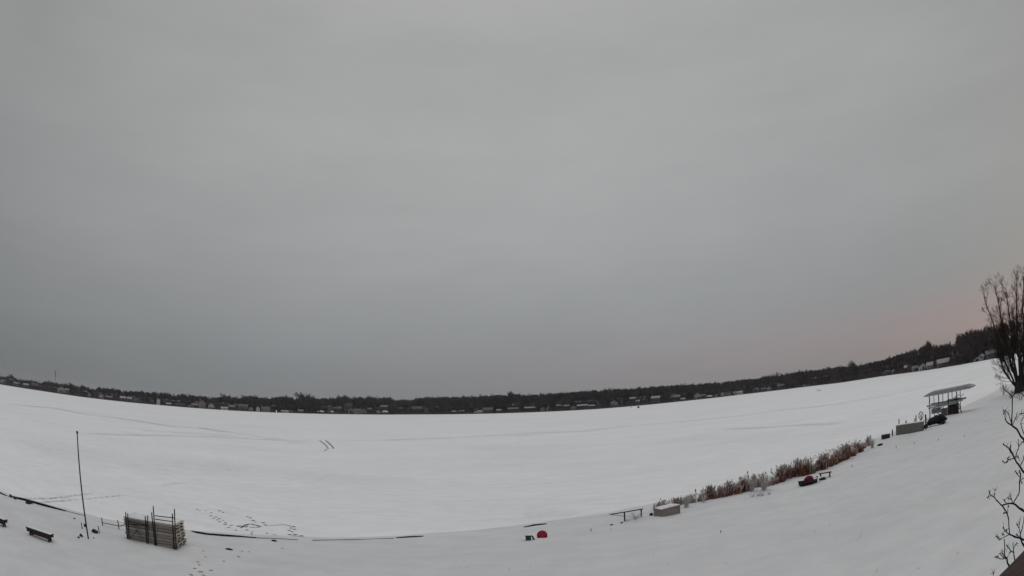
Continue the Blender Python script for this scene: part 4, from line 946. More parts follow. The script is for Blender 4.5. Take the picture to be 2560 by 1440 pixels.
def house(x0, x1, yt, yb, wall, roof, gf, ex, label):
    pc = (x0+x1)/2; d = far_d(pc)
    # stand where the base pixel meets the bank
    best = None
    for off in (4, 7, 10, 14, 20, 28, 38, 50):
        P = far_place(pc, off); e = abs(up_to(P, pc, yb))
        if best is None or e < best[0]: best = (e, off, P)
    off = best[1]; P = best[2]; D = math.hypot(P.x, P.y)
    a0 = at(x0, yb, D); a1 = at(x1, yb, D); W = math.hypot(a1.x-a0.x, a1.y-a0.y); Hh = max(3.2, up_to(P, pc, yt))
    if abs(up_to(P, pc, yb)) > .8: P.z += up_to(P, pc, yb)*.8; Hh = max(3., up_to(P, pc, yt))
    dp = max(6, min(12, W*.8)); HXY.append((x0-2, x1+2, off, yt))
    t = thing('house' if 'boathouse' not in label else 'boathouse', label, 'house' if 'boathouse' not in label else 'boathouse', P, face_cam(P)+hrng.uniform(-.2,.2)*(0 if ex == 'm' else 1), 'houses along the far shore')
    rf = min(Hh*.42, W*.45) if gf else Hh*.38
    hw = Hh-rf; base = 4.0
    m_ = MB(); v = m_.v
    m_.box((0, 0, (hw-base)/2), (W, dp, hw+base))
    if gf:
        n = len(v); v += [Vector((-W/2,-dp/2,hw)), Vector((W/2,-dp/2,hw)), Vector((0,-dp/2,Hh-.1)), Vector((-W/2,dp/2,hw)), Vector((W/2,dp/2,hw)), Vector((0,dp/2,Hh-.1))]
        m_.face([n,n+1,n+2]); m_.face([n+5,n+4,n+3])
    else:
        n = len(v); v += [Vector((-W/2,-dp/2,hw)), Vector((-W/2,dp/2,hw)), Vector((-W/2,0,Hh-.1)), Vector((W/2,-dp/2,hw)), Vector((W/2,dp/2,hw)), Vector((W/2,0,Hh-.1))]
        m_.face([n+2,n+1,n]); m_.face([n+3,n+4,n+5])
    m_.build('wall', HM[wall], t)
    m_ = MB(); th = .35; oh = .5
    if gf:
        for s_ in (-1, 1):
            m_.bar((s_*(W/2+oh)*.5, 0, (hw-.3+Hh)/2+.1), (s_*(W/2+oh)*.5, .001, (hw-.3+Hh)/2+.1), .01, .01)
            e = math.hypot(W/2+oh, rf+.3); an = math.atan2(rf+.3, W/2+oh)
            m_.box((s_*(W/2+oh)/2, 0, (hw-.3+Hh)/2+.12), (e, dp+2*oh, th), Matrix.Rotation(s_*an, 3, 'Y'))
    else:
        for s_ in (-1, 1):
            e = math.hypot(dp/2+oh, rf+.3); an = math.atan2(rf+.3, dp/2+oh)
            m_.box((0, s_*(dp/2+oh)/2, (hw-.3+Hh)/2+.12), (W+2*oh, e, th), Matrix.Rotation(-s_*an, 3, 'X'))
    rfo = m_.build('roof', HR[roof], t)
    nw = max(1, int(W/3.2)); fl = 2 if hw > 5.2 else 1
    if ex == 'm':
        for xx, ww, h_ in ((-W*.30, W*.10, hw*.55), (0, W*.2, hw*.85), (W*.30, W*.10, hw*.55)):
            f = MB(); f.box((xx, -dp/2-.03, h_*.5+.3), (ww, .10, h_)); 
            n_ = 8
            for k in range(n_):
                a = math.pi*k/n_; b_ = math.pi*(k+1)/n_; c0 = Vector((xx, -dp/2-.08, h_+.3)); i0 = len(f.v)
                f.v += [c0, c0+Vector((ww/2*math.cos(a), 0, ww/2*math.sin(a))), c0+Vector((ww/2*math.cos(b_), 0, ww/2*math.sin(b_)))]; f.face([i0,i0+2,i0+1])
            f.build('arched_window', M['glass'], t)
    else:
        for fl_ in range(fl):
            for q in range(min(nw, 5)):
                xx = -W/2+(q+.5)*W/min(nw,5); wz = 1.3+fl_*2.8
                if q == nw//2 and fl_ == 0 and nw > 1:
                    f = MB(); f.box((xx, -dp/2-.04, 1.05), (1.1, .12, 2.1)); f.build('door', M['glass'], t); continue
                f = MB(); f.box((xx, -dp/2-.03, wz), (min(1.5, W/min(nw,5)*.55), .10, 1.35)); wd_ = f.build('window', M['glass'], t)
        if gf and rf > 2: f = MB(); f.box((0, -dp/2-.03, hw+rf*.3), (min(1.2, W*.2), .10, 1.2)); f.build('window', M['glass'], t)
    if 'c' in ex: f = MB(); f.box((W*.25, .8, Hh+.3), (.8, .8, 2.2)); f.build('chimney', HM['brown'], rfo)
    if 't' in ex:
        f = MB(); f.tube([Vector((-W*.36,-dp/2,-2)), Vector((-W*.36,-dp/2,Hh*.85))], 1.5, 8); f.build('tower', HM['tan'], t)
        f = MB(); f.tube([Vector((-W*.36,-dp/2,Hh*.85)), Vector((-W*.36,-dp/2,Hh*1.32))], [1.9,.05], 8); f.build('tower_roof', HR['greyroof'], t)
for h_ in HS: house(*h_)
# covered boats and boat lifts on the far shore
for x0, x1, yt, yb, mt, lb in [(793,811,1026,1033,'snowcap','white arched boat cover at the shore below the big round tree'), (955,971,1026,1031,'snowcap','white arched boat cover at the shore right of the centre houses'),
        (1766,1782,988,992,'snowcap','white boat cover at the shore in the right half'), (826,835,1027,1030,'snowcap','small white boat cover left of the yellowish cottage'), (1186,1194,1029,1032,'snowcap','tiny snowy boat cover left of the small white boathouse')]:
    P = far_place((x0+x1)/2, 2.5); D = math.hypot(P.x, P.y); a0 = at(x0, yb, D); a1 = at(x1, yb, D); W = math.hypot(a1.x-a0.x, a1.y-a0.y)
    t = thing('boat_cover', lb, 'boat lift', P, face_cam(P), 'covered boat lifts on the far shore'); zt = up_to(P, (x0+x1)/2, yt); m_ = MB(); n_ = 8
    hz = max(1.0, zt*.5)
    for i in range(n_+1):
        a = math.pi*i/n_
        for yy in (-2, 2): m_.v.append(Vector((-W/2*math.cos(a), yy, zt-hz+hz*math.sin(a))))
    for i in range(n_): m_.face([2*i, 2*i+1, 2*i+3, 2*i+2], True)
    m_.face([2*i for i in range(n_+1)]); m_.face([2*i+1 for i in range(n_, -1, -1)]); m_.build('canopy', M[mt], t)
    for xx in (-W*.42, W*.42):
        m_ = MB(); m_.tube([Vector((xx,-1.8,-1)), Vector((xx,-1.8,zt-hz+.2))], .12, 5); m_.build('post', M['alud'], t)
# mooring posts and dock by the near point
P = far_place(2267, -4); P.z = 0; D = math.hypot(P.x, P.y); t = thing('mooring_dock', 'snowy dock between black mooring posts left of the mansion', 'dock', P, face_cam(P))
for px_, y0_, y1_ in ((2258.5,931,941),(2275,928,937)):
    q = at(px_, y1_, D); T_ = at(px_, y0_, D); mm = Matrix.Rotation(-face_cam(P), 3, 'Z'); m_ = MB(); m_.tube([mm@(q-P), mm@(T_-P)], .42, 6); m_.build('post', M['dark'], t)
q0 = mm@(at(2259, 936, D)-P); q1 = mm@(at(2275, 934, D)-P); m_ = MB(); m_.bar(q0, q1, 2.2, 1.6); m_.build('snowy_deck', M['snowcap'], t)
m_ = MB(); m_.bar(mm@(at(2254,943,D)-P), mm@(at(2258,938,D)-P), .6, .5); m_.build('ramp', M['dark'], t)
# lit lamp on the far shore
P = far_place(691, 4); t = thing('post_lamp', 'bright lit lamp on a post on the far shore left of centre', 'lamp', P); z_ = up_to(P, 691, 1028)
m_ = MB(); m_.tube([Vector((0,0,-.5)), Vector((0,0,z_))], .12, 6); m_.build('post', M['dark'], t); m_ = MB(); m_.lump((0,-.2,z_), (.62,.62,.62), 2, 10, 6, rough=0); m_.build('globe', M['lamp'], t)
# radio mast
P = far_place(138, 260); D = math.hypot(P.x, P.y); t = thing('radio_mast', 'thin radio mast rising above the trees at far left', 'mast', P, face_cam(P)); z_ = up_to(P, 138, 928)
m_ = MB()
for k in range(3):
    a = 2*math.pi*k/3; m_.tube([Vector((.9*math.cos(a), .9*math.sin(a), 0)), Vector((.35*math.cos(a), .35*math.sin(a), z_))], .22, 4)
for k in range(18):
    z0 = z_*k/18; z1 = z_*(k+1)/18; a = 2*math.pi*k/3; b_ = a+2*math.pi/3; r_ = .9-.55*k/18
    m_.tube([Vector((r_*math.cos(a), r_*math.sin(a), z0)), Vector((r_*math.cos(b_), r_*math.sin(b_), z1))], .10, 3)
m_.build('lattice', M['alud'], t)
for fr in (.99, .90, .76):
    m_ = MB(); m_.tube([Vector((0,0,z_*fr-1.6)), Vector((0,0,z_*fr+1.6))], 1.0, 8); m_.build('antenna', M['black'], t)

# individual trees of the far shore
def zone(px):
    for lim, s_ in ((130, 'at the far left end of the far shore, left of the radio mast'), (330, 'on the far shore between the radio mast and the grey twin houses'), (560, 'on the far shore around the turreted house'),
          (790, 'on the far shore around the lit lamp, left of centre'), (990, 'on the far shore behind the yellowish cottage'), (1260, 'in the centre woods of the far shore'), (1520, 'in the woods behind the long low roofs right of centre'),
          (1800, 'in the woods behind the ice fishing shelter'), (2060, 'in the dark woods behind the distant person'), (2260, 'in the dark woods left of the white mansion'), (2400, 'behind the white mansion and the brown house'), (9999, 'on the point just left of the big bare tree')):
        if px < lim: return s_
trg = random.Random(21); ntree = 0
HMID = [((h_[0]+h_[1])/2, h_[8].split(',')[0]) for h_ in HS if len(h_[8].split(',')[0].split()) <= 11]
USED = set(); SHAPE = {0:'upright',1:'slender',2:'spreading',3:'rounded',4:'many stemmed',5:'slender',6:'spreading',7:'upright',8:'slender',9:'spreading'}
def tree_label(px, mi, k):
    best = sorted(HMID, key=lambda q: abs(q[0]-px))
    siz = 'tall' if k < .04 else 'lower' if k > .14 else 'middling'
    for mx_, hl_ in best[:14]:
        rel = 'behind the' if abs(mx_-px) < 6 else 'left of the' if px < mx_ else 'right of the'
        for s_ in ('%s %s bare tree %s %s' % (siz, SHAPE[mi], rel, hl_), '%s bare tree just %s %s' % (siz, rel, hl_), 'bare %s tree next to the %s' % (SHAPE[mi], hl_)):
            if len(s_.split()) <= 16 and s_ not in USED: USED.add(s_); return s_
    return '%s bare tree %s' % (siz, zone(px))
def put_tree(me, name, px, off, ytop, wide, label, cat, group):
    P = far_place(px, off); h = tree_h(P, px, ytop); o = bpy.data.objects.new(name, me); COL.objects.link(o); o.location = P-Vector((0,0,.3))
    o.scale = (h*wide, h*wide, h); o.rotation_euler = (0, 0, trg.uniform(0, 6.28)); tag(o, label, cat, group); return o
px = -30.
while px < 2500:
    off = trg.choice([8, 14, 30, 42, 55, 70])
    hit = [h_ for h_ in HXY if h_[0] < px < h_[1]]
    if hit and off < hit[0][2]+8: off = hit[0][2]+trg.uniform(12, 40)
    yt = top_y(px); yb = base_y(px); hh = yb-yt
    k = trg.choice([0, 0, .05, .12, .22, .3]) if px < 1000 else trg.choice([.0, .03, .05, .1, .16])
    mi = trg.randrange(10); put_tree(TM[mi], 'bare_tree', px, off, yt-1+hh*k, trg.uniform(.8, 1.15), tree_label(px, mi, k), 'tree', 'bare trees '+zone(px)); ntree += 1
    px += trg.uniform(7, 13) if px > 300 else trg.uniform(6, 10)
px = 2272.
while px < 2545:
    mi = trg.choice([1,7,1,4,8,3]); k = trg.choice([0,0,.04,.1,.18]); off = trg.choice([45,60,80]); put_tree(TM[mi], 'bare_tree', px, off, top_y(px)+(base_y(px)-top_y(px))*k-2, trg.uniform(.75,1.1), tree_label(px, mi, k), 'tree', 'bare trees '+zone(px)); px += trg.uniform(3.5, 7)
for px, yt, wd, lb, me in [(760,983,1.5,'big round crowned bare tree rising above the others left of centre',2),(773,987,1.3,'second round crowned bare tree just right of the biggest one',6),(565,985,1.2,'pale wispy bare tree above the others right of the turreted house',3),
        (620,987,1.2,'dark rounded tree above the hip roofed house',2),(860,989,1.3,'thin wispy bare tree above the large grey house with a chimney',7),(1280,979,1.1,'pair of thin tall bare tops above the centre woods',1),
        (1930,933,1.0,'small rounded crown standing above the dark woods at right',2),(29,936,1.0,'small crown sticking up at the far left end',6),(2330,851,.9,'tall slim tree rising above the woods behind the mansion',1),
        (2375,855,.7,'bare tree with a forked top behind the brown house',3),(2406,833,.8,'tallest bare tree on the point right of the brown house',0),(2426,827,.9,'broad bare tree on the point, left of its tallest row',7),(2447,822,.9,'broad reddish bare tree close left of the big bare tree',3),(2469,817,.9,'dense bare tree behind the bluish house',0),(2131,904,.8,'small pointed tree top above the dark woods at right',4)]:
    put_tree(TM[me], 'bare_tree', px, 45, yt, wd, lb, 'tree', None)
for px, yt, lb in [(888,990,'left one of two pointed dark conifers near the centre'), (902,990,'right one of two pointed dark conifers near the centre'), (716,989,'small pointed dark conifer right of the lit lamp'), (177,957,'dark conifer at left above the flat roofed grey house'),
        (389,977,'small dark conifer above the tall narrow white house'), (183,958,'second dark conifer at left above the flat roofed grey house'), (2462,856,'dark conifer beside the big bare tree at the end of the point'),(2010,925,'dark conifer top in the dark woods at right'),(2478,862,'dark conifer above the bluish house')]:
    put_tree(CM[trg.randrange(3)], 'conifer', px, 40, yt, 1.3, lb, 'conifer', 'dark conifers on the far shore')

# woods behind: one mass
def lowtree(rg, kind):
    mb = MB(); 
    for s_ in range(kind+1): mb.tube([Vector((0,0,0)), Vector((rg.gauss(0,.04),rg.gauss(0,.04),.7))], [.018,.008], 3, cap=False, sm=False)
    for q in range(8):
        a = rg.uniform(0, 6.28); z0 = rg.uniform(.2,.6); mb.tube([Vector((0,0,z0)), Vector((math.cos(a)*.2, math.sin(a)*.2, z0+.3))], [.009,.004], 3, cap=False, sm=False)
    for q in range(330):
        u = rg.random(); a = rg.uniform(0,6.28); ph = rg.uniform(-.9,1.5); R_ = .30*rg.random()**.4
        c = Vector((R_*math.cos(ph)*math.cos(a), R_*math.cos(ph)*math.sin(a), .66+.34*math.sin(ph)*rg.random()**.4)); dv = (c-Vector((0,0,.3))).normalized(); L_ = rg.uniform(.06,.16)
        mb.blade([c-dv*L_*.6, c+dv*L_*.4], .026, dv.orthogonal().normalized())
    for q in range(40):
        a = rg.uniform(0,6.28); r_ = .22*rg.random(); p = Vector((r_*math.cos(a), r_*math.sin(a), 0)); mb.blade([p, p+Vector((rg.gauss(0,.05), rg.gauss(0,.05), rg.uniform(.1,.32)))], .03, Vector((math.sin(a), math.cos(a), 0)))
    V = np.array([tuple(v) for v in mb.v]); 
    tri = []
    for f in mb.f: tri.append([f[0],f[1],f[2]]); 
    for f in mb.f:
        if len(f) == 4: tri.append([f[0],f[2],f[3]])
    return V, np.array(tri)
rgw = random.Random(31); LT = [lowtree(rgw, 0) for _ in range(8)]
Vs = []; Ts = []; nv = 0
for row, (o0, o1, step) in enumerate(((18,45,6.),(60,110,4.5),(110,190,4.5),(190,300,5))):
    px = -60.
    while px < 2540:
        off = rgw.uniform(o0, o1); P = far_place(px, off)
        yt = top_y(px)+(base_y(px)-top_y(px))*rgw.choice([.0,.03,.05,.08,.16] if px > 1000 else [.0,.04,.1,.18,.26]); h = tree_h(P, px, yt)
        if px > 2270: h *= rgw.uniform(.35, .7)
        if px > 2360 and row > 1 and rgw.random() < .6: px += step; continue
        if row == 0: h *= rgw.uniform(.35, .7) 
        hit = any(a < px < b and off < o_+8 for a, b, o_, _ in HXY)
        if h > 2 and not (hit):
            V, T_ = LT[rgw.randrange(8)]; a = rgw.uniform(0, 6.28); w_ = h*rgw.uniform(.8,1.2); ca_, sa_ = math.cos(a), math.sin(a)
            q = np.empty_like(V); q[:,0] = (V[:,0]*ca_-V[:,1]*sa_)*w_+P.x; q[:,1] = (V[:,0]*sa_+V[:,1]*ca_)*w_+P.y; q[:,2] = V[:,2]*h+P.z-.3
            Vs.append(q); Ts.append(T_+nv); nv += len(V)
        px += step*rgw.uniform(.7,1.3)
V = np.concatenate(Vs); T_ = np.concatenate(Ts)
me = bpy.data.meshes.new('woods'); me.vertices.add(len(V)); me.vertices.foreach_set('co', V.ravel().astype(np.float32)); me.loops.add(T_.size); me.loops.foreach_set('vertex_index', T_.ravel().astype(np.int32))
me.polygons.add(len(T_)); me.polygons.foreach_set('loop_start', np.arange(0, T_.size, 3)); me.polygons.foreach_set('loop_total', np.full(len(T_), 3)); me.update(); me.validate()
me.materials.append(M['farbark']); o = bpy.data.objects.new('woods', me); COL.objects.link(o); tag(o, kind='stuff')
# low growth before and between the houses
Vs = []; Ts = []; nv = 0; px = -40.
while px < 2480:
    P = far_place(px, rgw.uniform(1.5, 7)); h = rgw.choice([2,3,4,6,9])*rgw.uniform(.7,1.2)
    V, T_ = LT[rgw.randrange(8)]; a = rgw.uniform(0, 6.28); w_ = h*rgw.uniform(.7,1.1); ca_, sa_ = math.cos(a), math.sin(a); q = np.empty_like(V)
    q[:,0] = (V[:,0]*ca_-V[:,1]*sa_)*w_+P.x; q[:,1] = (V[:,0]*sa_+V[:,1]*ca_)*w_+P.y; q[:,2] = V[:,2]*h+P.z-.4-.25*h; Vs.append(q); Ts.append(T_+nv); nv += len(V)
    px += rgw.uniform(2.5, 11)
V = np.concatenate(Vs); T_ = np.concatenate(Ts); me = bpy.data.meshes.new('bushes'); me.from_pydata(V.tolist(), [], T_.tolist()); me.materials.append(M['farbark2']); o = bpy.data.objects.new('bushes', me); COL.objects.link(o); tag(o, kind='stuff')
# brush along the far bank
mb = MB(); rgb_ = random.Random(77)
for k in range(5200):
    px = rgb_.uniform(-40, 2500); off = rgb_.choice([5, 9, 15, 22, 30]); P = far_place(px, off+rgb_.uniform(-3,3))
    if any(a < px < b and off < o_+2 for a, b, o_, _ in HXY) and rgb_.random() < .85: continue
    h = rgb_.uniform(.8, 3.4)*(1.3 if px > 1900 else 1); a = rgb_.uniform(0, 6.28)
    mb.blade([P, P+Vector((rgb_.gauss(0,.8), rgb_.gauss(0,.8), h))], rgb_.uniform(.4,1.5), Vector((math.cos(a), math.sin(a), 0)))
tag(mb.build('shore_brush', M['farbark2']), kind='stuff')

# --- the big multi-stemmed tree at right
B = on_plane(2547, 984, .3); B.z = gz(B.x, B.y); D = math.hypot(B.x, B.y); t = thing('large_bare_tree', 'big multi stemmed bare tree rising at the right edge', 'tree', B)
rg = random.Random(12)
Pt = dict(depth=4, n=(2,3,3), spread=.72, wob=.13, up=.05, taper=.70, twigs=11, tw=.017)
STEMS = [((2538,975),(2508,905),(2488,838),(2456,742),.14),((2541,972),(2515,880),(2500,800),(2484,722),.15),((2545,975),(2528,880),(2520,800),(2512,728),.14),((2549,975),(2540,870),(2536,780),(2538,700),.17),
         ((2552,975),(2556,870),(2553,770),(2556,695),.16),((2556,978),(2570,880),(2580,780),(2590,720),.16),((2535,968),(2512,938),(2498,900),(2488,868),.11),((2558,975),(2590,880),(2615,800),(2640,740),.15),((2545,978),(2524,920),(2506,850),(2496,800),.12),
         ((2551,976),(2548,900),(2545,840),(2550,770),.13),((2556,980),(2575,900),(2600,850),(2625,820),.12),((2540,975),(2530,900),(2528,850),(2530,800),.11),((2536,968),(2520,948),(2507,925),(2500,905),.08),((2553,972),(2545,900),(2540,860),(2536,830),.13),((2547,974),(2532,905),(2514,870),(2500,838),.12),((2555,974),(2558,900),(2556,850),(2560,800),.14)]
trunk = MB(); trunk.tube([Vector((.2,0,-.3)), Vector((.2,0,.4)), Vector((.25,0,1.3)), Vector((.3,.05,2.2))], [1.1,.85,.70,.45], 12); trunk.build('trunk', M['bark'], t)
for si, (p0, p1, p2, p3, r_) in enumerate(STEMS):
    mb = MB(); SH = 4; dz = rg.uniform(-2.5, 2.5); pts = [Vector((rg.uniform(-.3,.3), rg.uniform(-.3,.3), .5))]
    ctrl = [at(p0[0]+SH, p0[1], D), at(p1[0]+SH, p1[1], D+dz*.4), at(p2[0]+SH, p2[1], D+dz*.8), at(p3[0]+SH, p3[1], D+dz)]
    cps = pts+[q-B for q in ctrl]
    cps[1] = cps[1]*.6+cps[0]*.4
    fine = []
    for i in range(len(cps)-1):
        for k in range(4): fine.append(cps[i].lerp(cps[i+1], k/4)+Vector((rg.gauss(0,.05), rg.gauss(0,.05), 0)))
    fine.append(cps[-1]); n_ = len(fine); mb.tube(fine, [r_*1.5*(1-.78*i/n_) for i in range(n_)], 6, cap=False)
    st = mb.build('limb', M['bark'], t)
    mb = MB()
    for i in range(7, n_):
        nb = 2 if i < n_-2 else 3
        for q in range(nb):
            dd = (fine[min(i+1,n_-1)]-fine[i-1]).normalized(); ax = dd.cross(Vector((rg.gauss(0,1),rg.gauss(0,1),rg.gauss(0,1)))).normalized()
            grow(mb, fine[i], Quaternion(ax, rg.uniform(.25,.85)) @ dd, rg.uniform(.9,1.7)*(.8 if i < n_-3 else .62), r_*1.3*(1-.8*i/n_)*.55, 2, rg, Pt)
    mb.build('branches', M['twig'], st)
# undergrowth round it
def shrub(px, py, h, w_, n, label, seed, mt, name='bare_shrub', cat='shrub', grp='bare shrubs on the right shore'):
    P = G(px, py) if py > 930 else far_place(px, 12); mb = MB(); r2 = random.Random(seed)
    Pp = dict(depth=3, n=(2,3), spread=.7, wob=.15, up=.03, taper=.7, twigs=5, tw=.02)
    for k in range(n):
        a = r2.uniform(0, 6.28); lean = r2.uniform(.1,1)*w_/h; grow(mb, Vector((math.cos(a)*.1, math.sin(a)*.1, -.05)), Vector((math.cos(a)*lean, math.sin(a)*lean, 1)).normalized(), h*.42, .022, 1, r2, Pp)
    return tag(mb.build(name, mt, None, P), label, cat, grp)
shrub(2508,988,1.6,1.2,6,'small dark snowy shrub left of the foot of the big bare tree',1,M['branch'])
shrub(2525,996,1.3,1.3,6,'low shrub right at the foot of the big bare tree',2,M['twig'])
shrub(2500,950,2.0,1.6,6,'pale thin shrub on the shore left of the big bare tree trunk',3,M['twig'])
shrub(2552,1000,1.8,2.0,8,'dense low shrub at the right edge under the big bare tree',5,M['bark'])
for i, px_ in enumerate((2379, 2386, 2396, 2403)):
    P = far_place(px_, 2); mb = MB(); r2 = random.Random(i)
    Pp = dict(depth=3, n=(3,), spread=.9, wob=.15, up=.03, taper=.7, twigs=7, tw=.12)
    grow(mb, Vector((0,0,-.3)), Vector((0,0,1)), 2.0, .1, 1, r2, Pp)
    tag(mb.build('bare_shrub', M['farbark2'], None, P), ['first','second','third','fourth'][i]+' from left of the small shrubs right of the brown house', 'shrub', 'small shrubs right of the brown house')

# ------------------------------------------------------------------ right beside the camera
# twigs traced along their run; each limb 3.6-4.6 m away, joined to a stem just outside the view
DN = 4.0
def near(px, py, dd=0.): return at(px, py, DN+dd)
tr = [  # (points in photo px, start radius mm, end radius mm, depth shift)
 ([(2640,1160),(2600,1128),(2560,1099),(2541,1072),(2529,1063)], 10, 6, .1), ([(2529,1063),(2530,1030),(2531,993)], 6, 4, .1),
 ([(2529,1063),(2518,1056),(2513,1045),(2512,1030)], 5, 2.5, .05), ([(2529,1063),(2526,1050),(2521,1035),(2510,1025),(2508,1035)], 4, 1.8, .15), ([(2531,993),(2524,985),(2512,975),(2506,962)], 4, 2, .1),
 ([(2531,993),(2538,983),(2545,978),(2560,990)], 3.5, 2, .2), ([(2531,1062),(2537,1050),(2541,1037)], 3.5, 1.8, .2), ([(2541,1050),(2550,1035),(2560,1033)], 3, 1.8, .2),
 ([(2640,1240),(2590,1200),(2560,1181),(2549,1166),(2538,1150),(2528,1128),(2521,1120),(2508,1110)], 10, 2.5, -.1), ([(2538,1150),(2534,1141),(2524,1125),(2527,1114)], 4, 2, -.05),
 ([(2537,1147),(2525,1148),(2515,1157),(2507,1153)], 3.5, 1.6, -.1), ([(2515,1157),(2522,1143)], 2.5, 1.5, -.1), ([(2538,1146),(2543,1128),(2547,1118),(2546,1100)], 4, 2, 0), ([(2547,1118),(2556,1106),(2562,1105)], 3, 2, 0),
 ([(2549,1166),(2556,1155),(2560,1145)], 4, 2, .1), ([(2549,1152),(2545,1140)], 2.5, 1.5, .1), ([(2549,1176),(2552,1190),(2549,1205),(2548,1230),(2541,1245),(2533,1258)], 6, 4, 0), ([(2549,1193),(2543,1185),(2538,1178)], 3, 2, .1),
 ([(2640,1320),(2590,1295),(2560,1278),(2545,1267),(2533,1259),(2518,1260),(2505,1264)], 10, 5, 0), ([(2505,1264),(2493,1253),(2486,1244),(2476,1237),(2472,1225)], 5, 2.5, .05), ([(2486,1244),(2486,1235),(2488,1222)], 2.5, 1.5, .05),
 ([(2476,1240),(2469,1244)], 2, 1.2, .05), ([(2505,1264),(2501,1262)], 5, 3, 0), ([(2533,1259),(2527,1245),(2525,1230)], 4, 2, .1), ([(2530,1250),(2519,1245)], 2.5, 1.5, .1), ([(2517,1260),(2512,1253),(2510,1246)], 3, 1.8, .1),
 ([(2505,1264),(2512,1275),(2519,1286),(2522,1310),(2524,1335)], 5, 4.5, -.1), ([(2519,1286),(2520,1270),(2521,1264)], 2.5, 1.5, -.1), ([(2515,1282),(2509,1283)], 3.5, 1.5, -.1),
 ([(2640,1360),(2600,1352),(2560,1349),(2545,1344),(2535,1341),(2524,1336)], 9, 5, -.1), ([(2524,1336),(2517,1331),(2510,1322),(2508,1319)], 4, 1.8, -.1), ([(2524,1336),(2512,1342),(2498,1349),(2494,1343)], 4, 1.8, 0), ([(2498,1349),(2491,1341)], 2, 1.2, 0),
 ([(2516,1333),(2516,1324)], 3, 1.5, 0), ([(2511,1338),(2506,1336)], 3, 1.5, 0), ([(2552,1347),(2551,1334),(2557,1315),(2560,1290)], 5, 3, .1), ([(2551,1336),(2546,1318),(2541,1308)], 3.5, 1.8, .1), ([(2547,1320),(2549,1307)], 2.5, 1.5, .1), ([(2550,1341),(2541,1337)], 3, 1.8, .1),
 ([(2552,1349),(2558,1362),(2575,1385)], 6, 7, 0), ([(2540,1450),(2528,1425),(2520,1408),(2517,1397),(2511,1387),(2512,1365),(2510,1348)], 8, 3.5, -.3), ([(2516,1397),(2508,1392),(2500,1383)], 3.5, 1.8, -.3),
 ([(2515,1395),(2507,1397),(2497,1396),(2494,1392),(2489,1392)], 4, 1.8, -.3), ([(2514,1392),(2505,1381)], 3.5, 1.8, -.25), ([(2517,1397),(2522,1385),(2527,1379)], 2.5, 1.5, -.25), ([(2540,1430),(2536,1400),(2534,1380),(2533,1356)], 6, 3, -.2),
 ([(2534,1381),(2525,1375),(2517,1363)], 4, 2, -.2), ([(2535,1370),(2541,1358)], 2.5, 1.5, -.2), ([(2480,1445),(2485,1430)], 3, 2, -.3), ([(2640,1195),(2590,1150),(2568,1105),(2552,1060),(2561,1040)], 6, 2.5, .3), ([(2556,1210),(2552,1200),(2560,1195)], 4, 3, .2)]
SB = Vector((at(2640, 1300, DN).x+.05, at(2640, 1300, DN).y, 0)); zg = gz(SB.x, SB.y)
t = thing('near_tree', 'leafless knobbly tree with twigs reaching in at the lower right corner, close to the camera', 'tree', Vector((SB.x, SB.y, zg)))
O_ = Vector((SB.x, SB.y, zg)); m_ = MB(); m_.tube([Vector((0,0,-.2)), Vector((.05,0,1.6)), Vector((0,.03,3.2)), Vector((-.02,0,4.6)), Vector((0,0,6.2))], [.085,.07,.055,.04,.022], 10); m_.build('trunk', M['branch'], t)
rg = random.Random(2); bud = MB(); tw = MB()
for pts, r0_, r1_, dd in tr:
    q = [near(x, y, dd+.02*i)-O_ for i, (x, y) in enumerate(pts)]
    if pts[0][0] >= 2640: q = [Vector((0, 0, q[0].z-.18))]+q
    fine = []
    for i in range(len(q)-1):
        for k in range(3):
            u = k/3; a_ = q[max(i-1,0)]; b_ = q[i]; c_ = q[i+1]; d_ = q[min(i+2,len(q)-1)]
            fine.append(.5*((2*b_)+(c_-a_)*u+(2*a_-5*b_+4*c_-d_)*u*u+(3*b_-a_-3*c_+d_)*u**3)+Vector((rg.gauss(0,.0012), rg.gauss(0,.0012), rg.gauss(0,.0012))))
    fine.append(q[-1]); n_ = len(fine); tw.tube(fine, [(r0_+(r1_-r0_)*i/n_)*.00105*(1.25 if rg.random() < .2 else 1) for i in range(n_)], 6)
    if r1_ < 3:
        for k in range(4):
            p = fine[rg.randint(n_//2, n_-1)]; tw.lump(p, (.0045,.0045,.007), rg.randint(0,999), 6, 4)
            e = Vector((rg.gauss(0,1), rg.gauss(0,1), rg.gauss(0,1)+.5)).normalized()*rg.uniform(.02,.05); tw.tube([p, p+e*.6, p+e], [.0019,.0014,.0009], 4)
tw.build('branches', M['branch'], t)
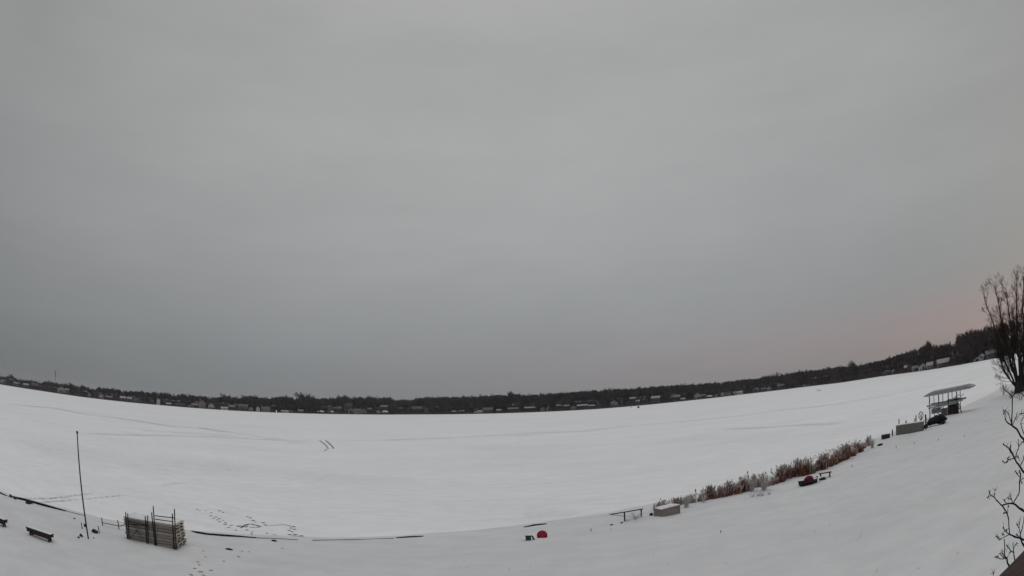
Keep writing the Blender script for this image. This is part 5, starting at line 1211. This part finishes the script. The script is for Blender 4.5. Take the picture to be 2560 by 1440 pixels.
# deck handrail under the camera
zr = CZ-.62
def onz(px, py): return on_plane(px, py, zr)
a = onz(2497, 1440); b = onz(2560, 1376); dv = (b-a).normalized(); pn = Vector((dv.y, -dv.x, 0))
if pn.dot(a) > 0: pn = -pn
a2 = a-dv*1.2; b2 = b+dv*2.2
t = thing('deck_railing', 'dark brown deck handrail cutting across the lower right corner', 'railing', Vector((a.x, a.y, zr)))
ob = Vector((a.x, a.y, zr)); m_ = MB(); wdt = .15; m_.bar(a2-ob+pn*wdt/2+Vector((0,0,-.02)), b2-ob+pn*wdt/2+Vector((0,0,-.02)), wdt, .04); m_.build('handrail', M['deckwood'], t)
m_ = MB(); m_.bar(a2-ob+pn*wdt/2+Vector((0,0,-.085)), b2-ob+pn*wdt/2+Vector((0,0,-.085)), .04, .09); m_.bar(a2-ob+pn*wdt/2+Vector((0,0,-.9)), b2-ob+pn*wdt/2+Vector((0,0,-.9)), .04, .09); m_.build('rail_beam', M['deckwood'], t)
Lr = (b2-a2).length
for k in range(26):
    p = a2+dv*Lr*(k+.5)/26-ob+pn*wdt/2; m_ = MB(); m_.box(p+Vector((0,0,-.49)), (.035,.035,.74)); m_.build('baluster', M['deckwood'], t)
for k in (0, 1):
    p = (a2 if k == 0 else b2)-ob+pn*wdt/2; m_ = MB(); m_.box(p+Vector((0,0,-3.0)), (.1,.1,5.95)); m_.build('post', M['deckwood'], t)

# ------------------------------------------------------------------ winter air
mb = MB(); mb.box((0, 900, 29), (5200, 4600, 64)); hm_ = bpy.data.materials.new('pale winter air'); hm_.use_nodes = True; t = hm_.node_tree
for q in list(t.nodes):
    if q.type == 'BSDF_PRINCIPLED': t.nodes.remove(q)
pv = nd(t, 'ShaderNodeVolumePrincipled'); pv.inputs['Color'].default_value = (.93,.94,.98,1); pv.inputs['Density'].default_value = .00008
t.links.new(pv.outputs[0], [q for q in t.nodes if q.type == 'OUTPUT_MATERIAL'][0].inputs['Volume'])
tag(mb.build('haze', hm_), kind='stuff')
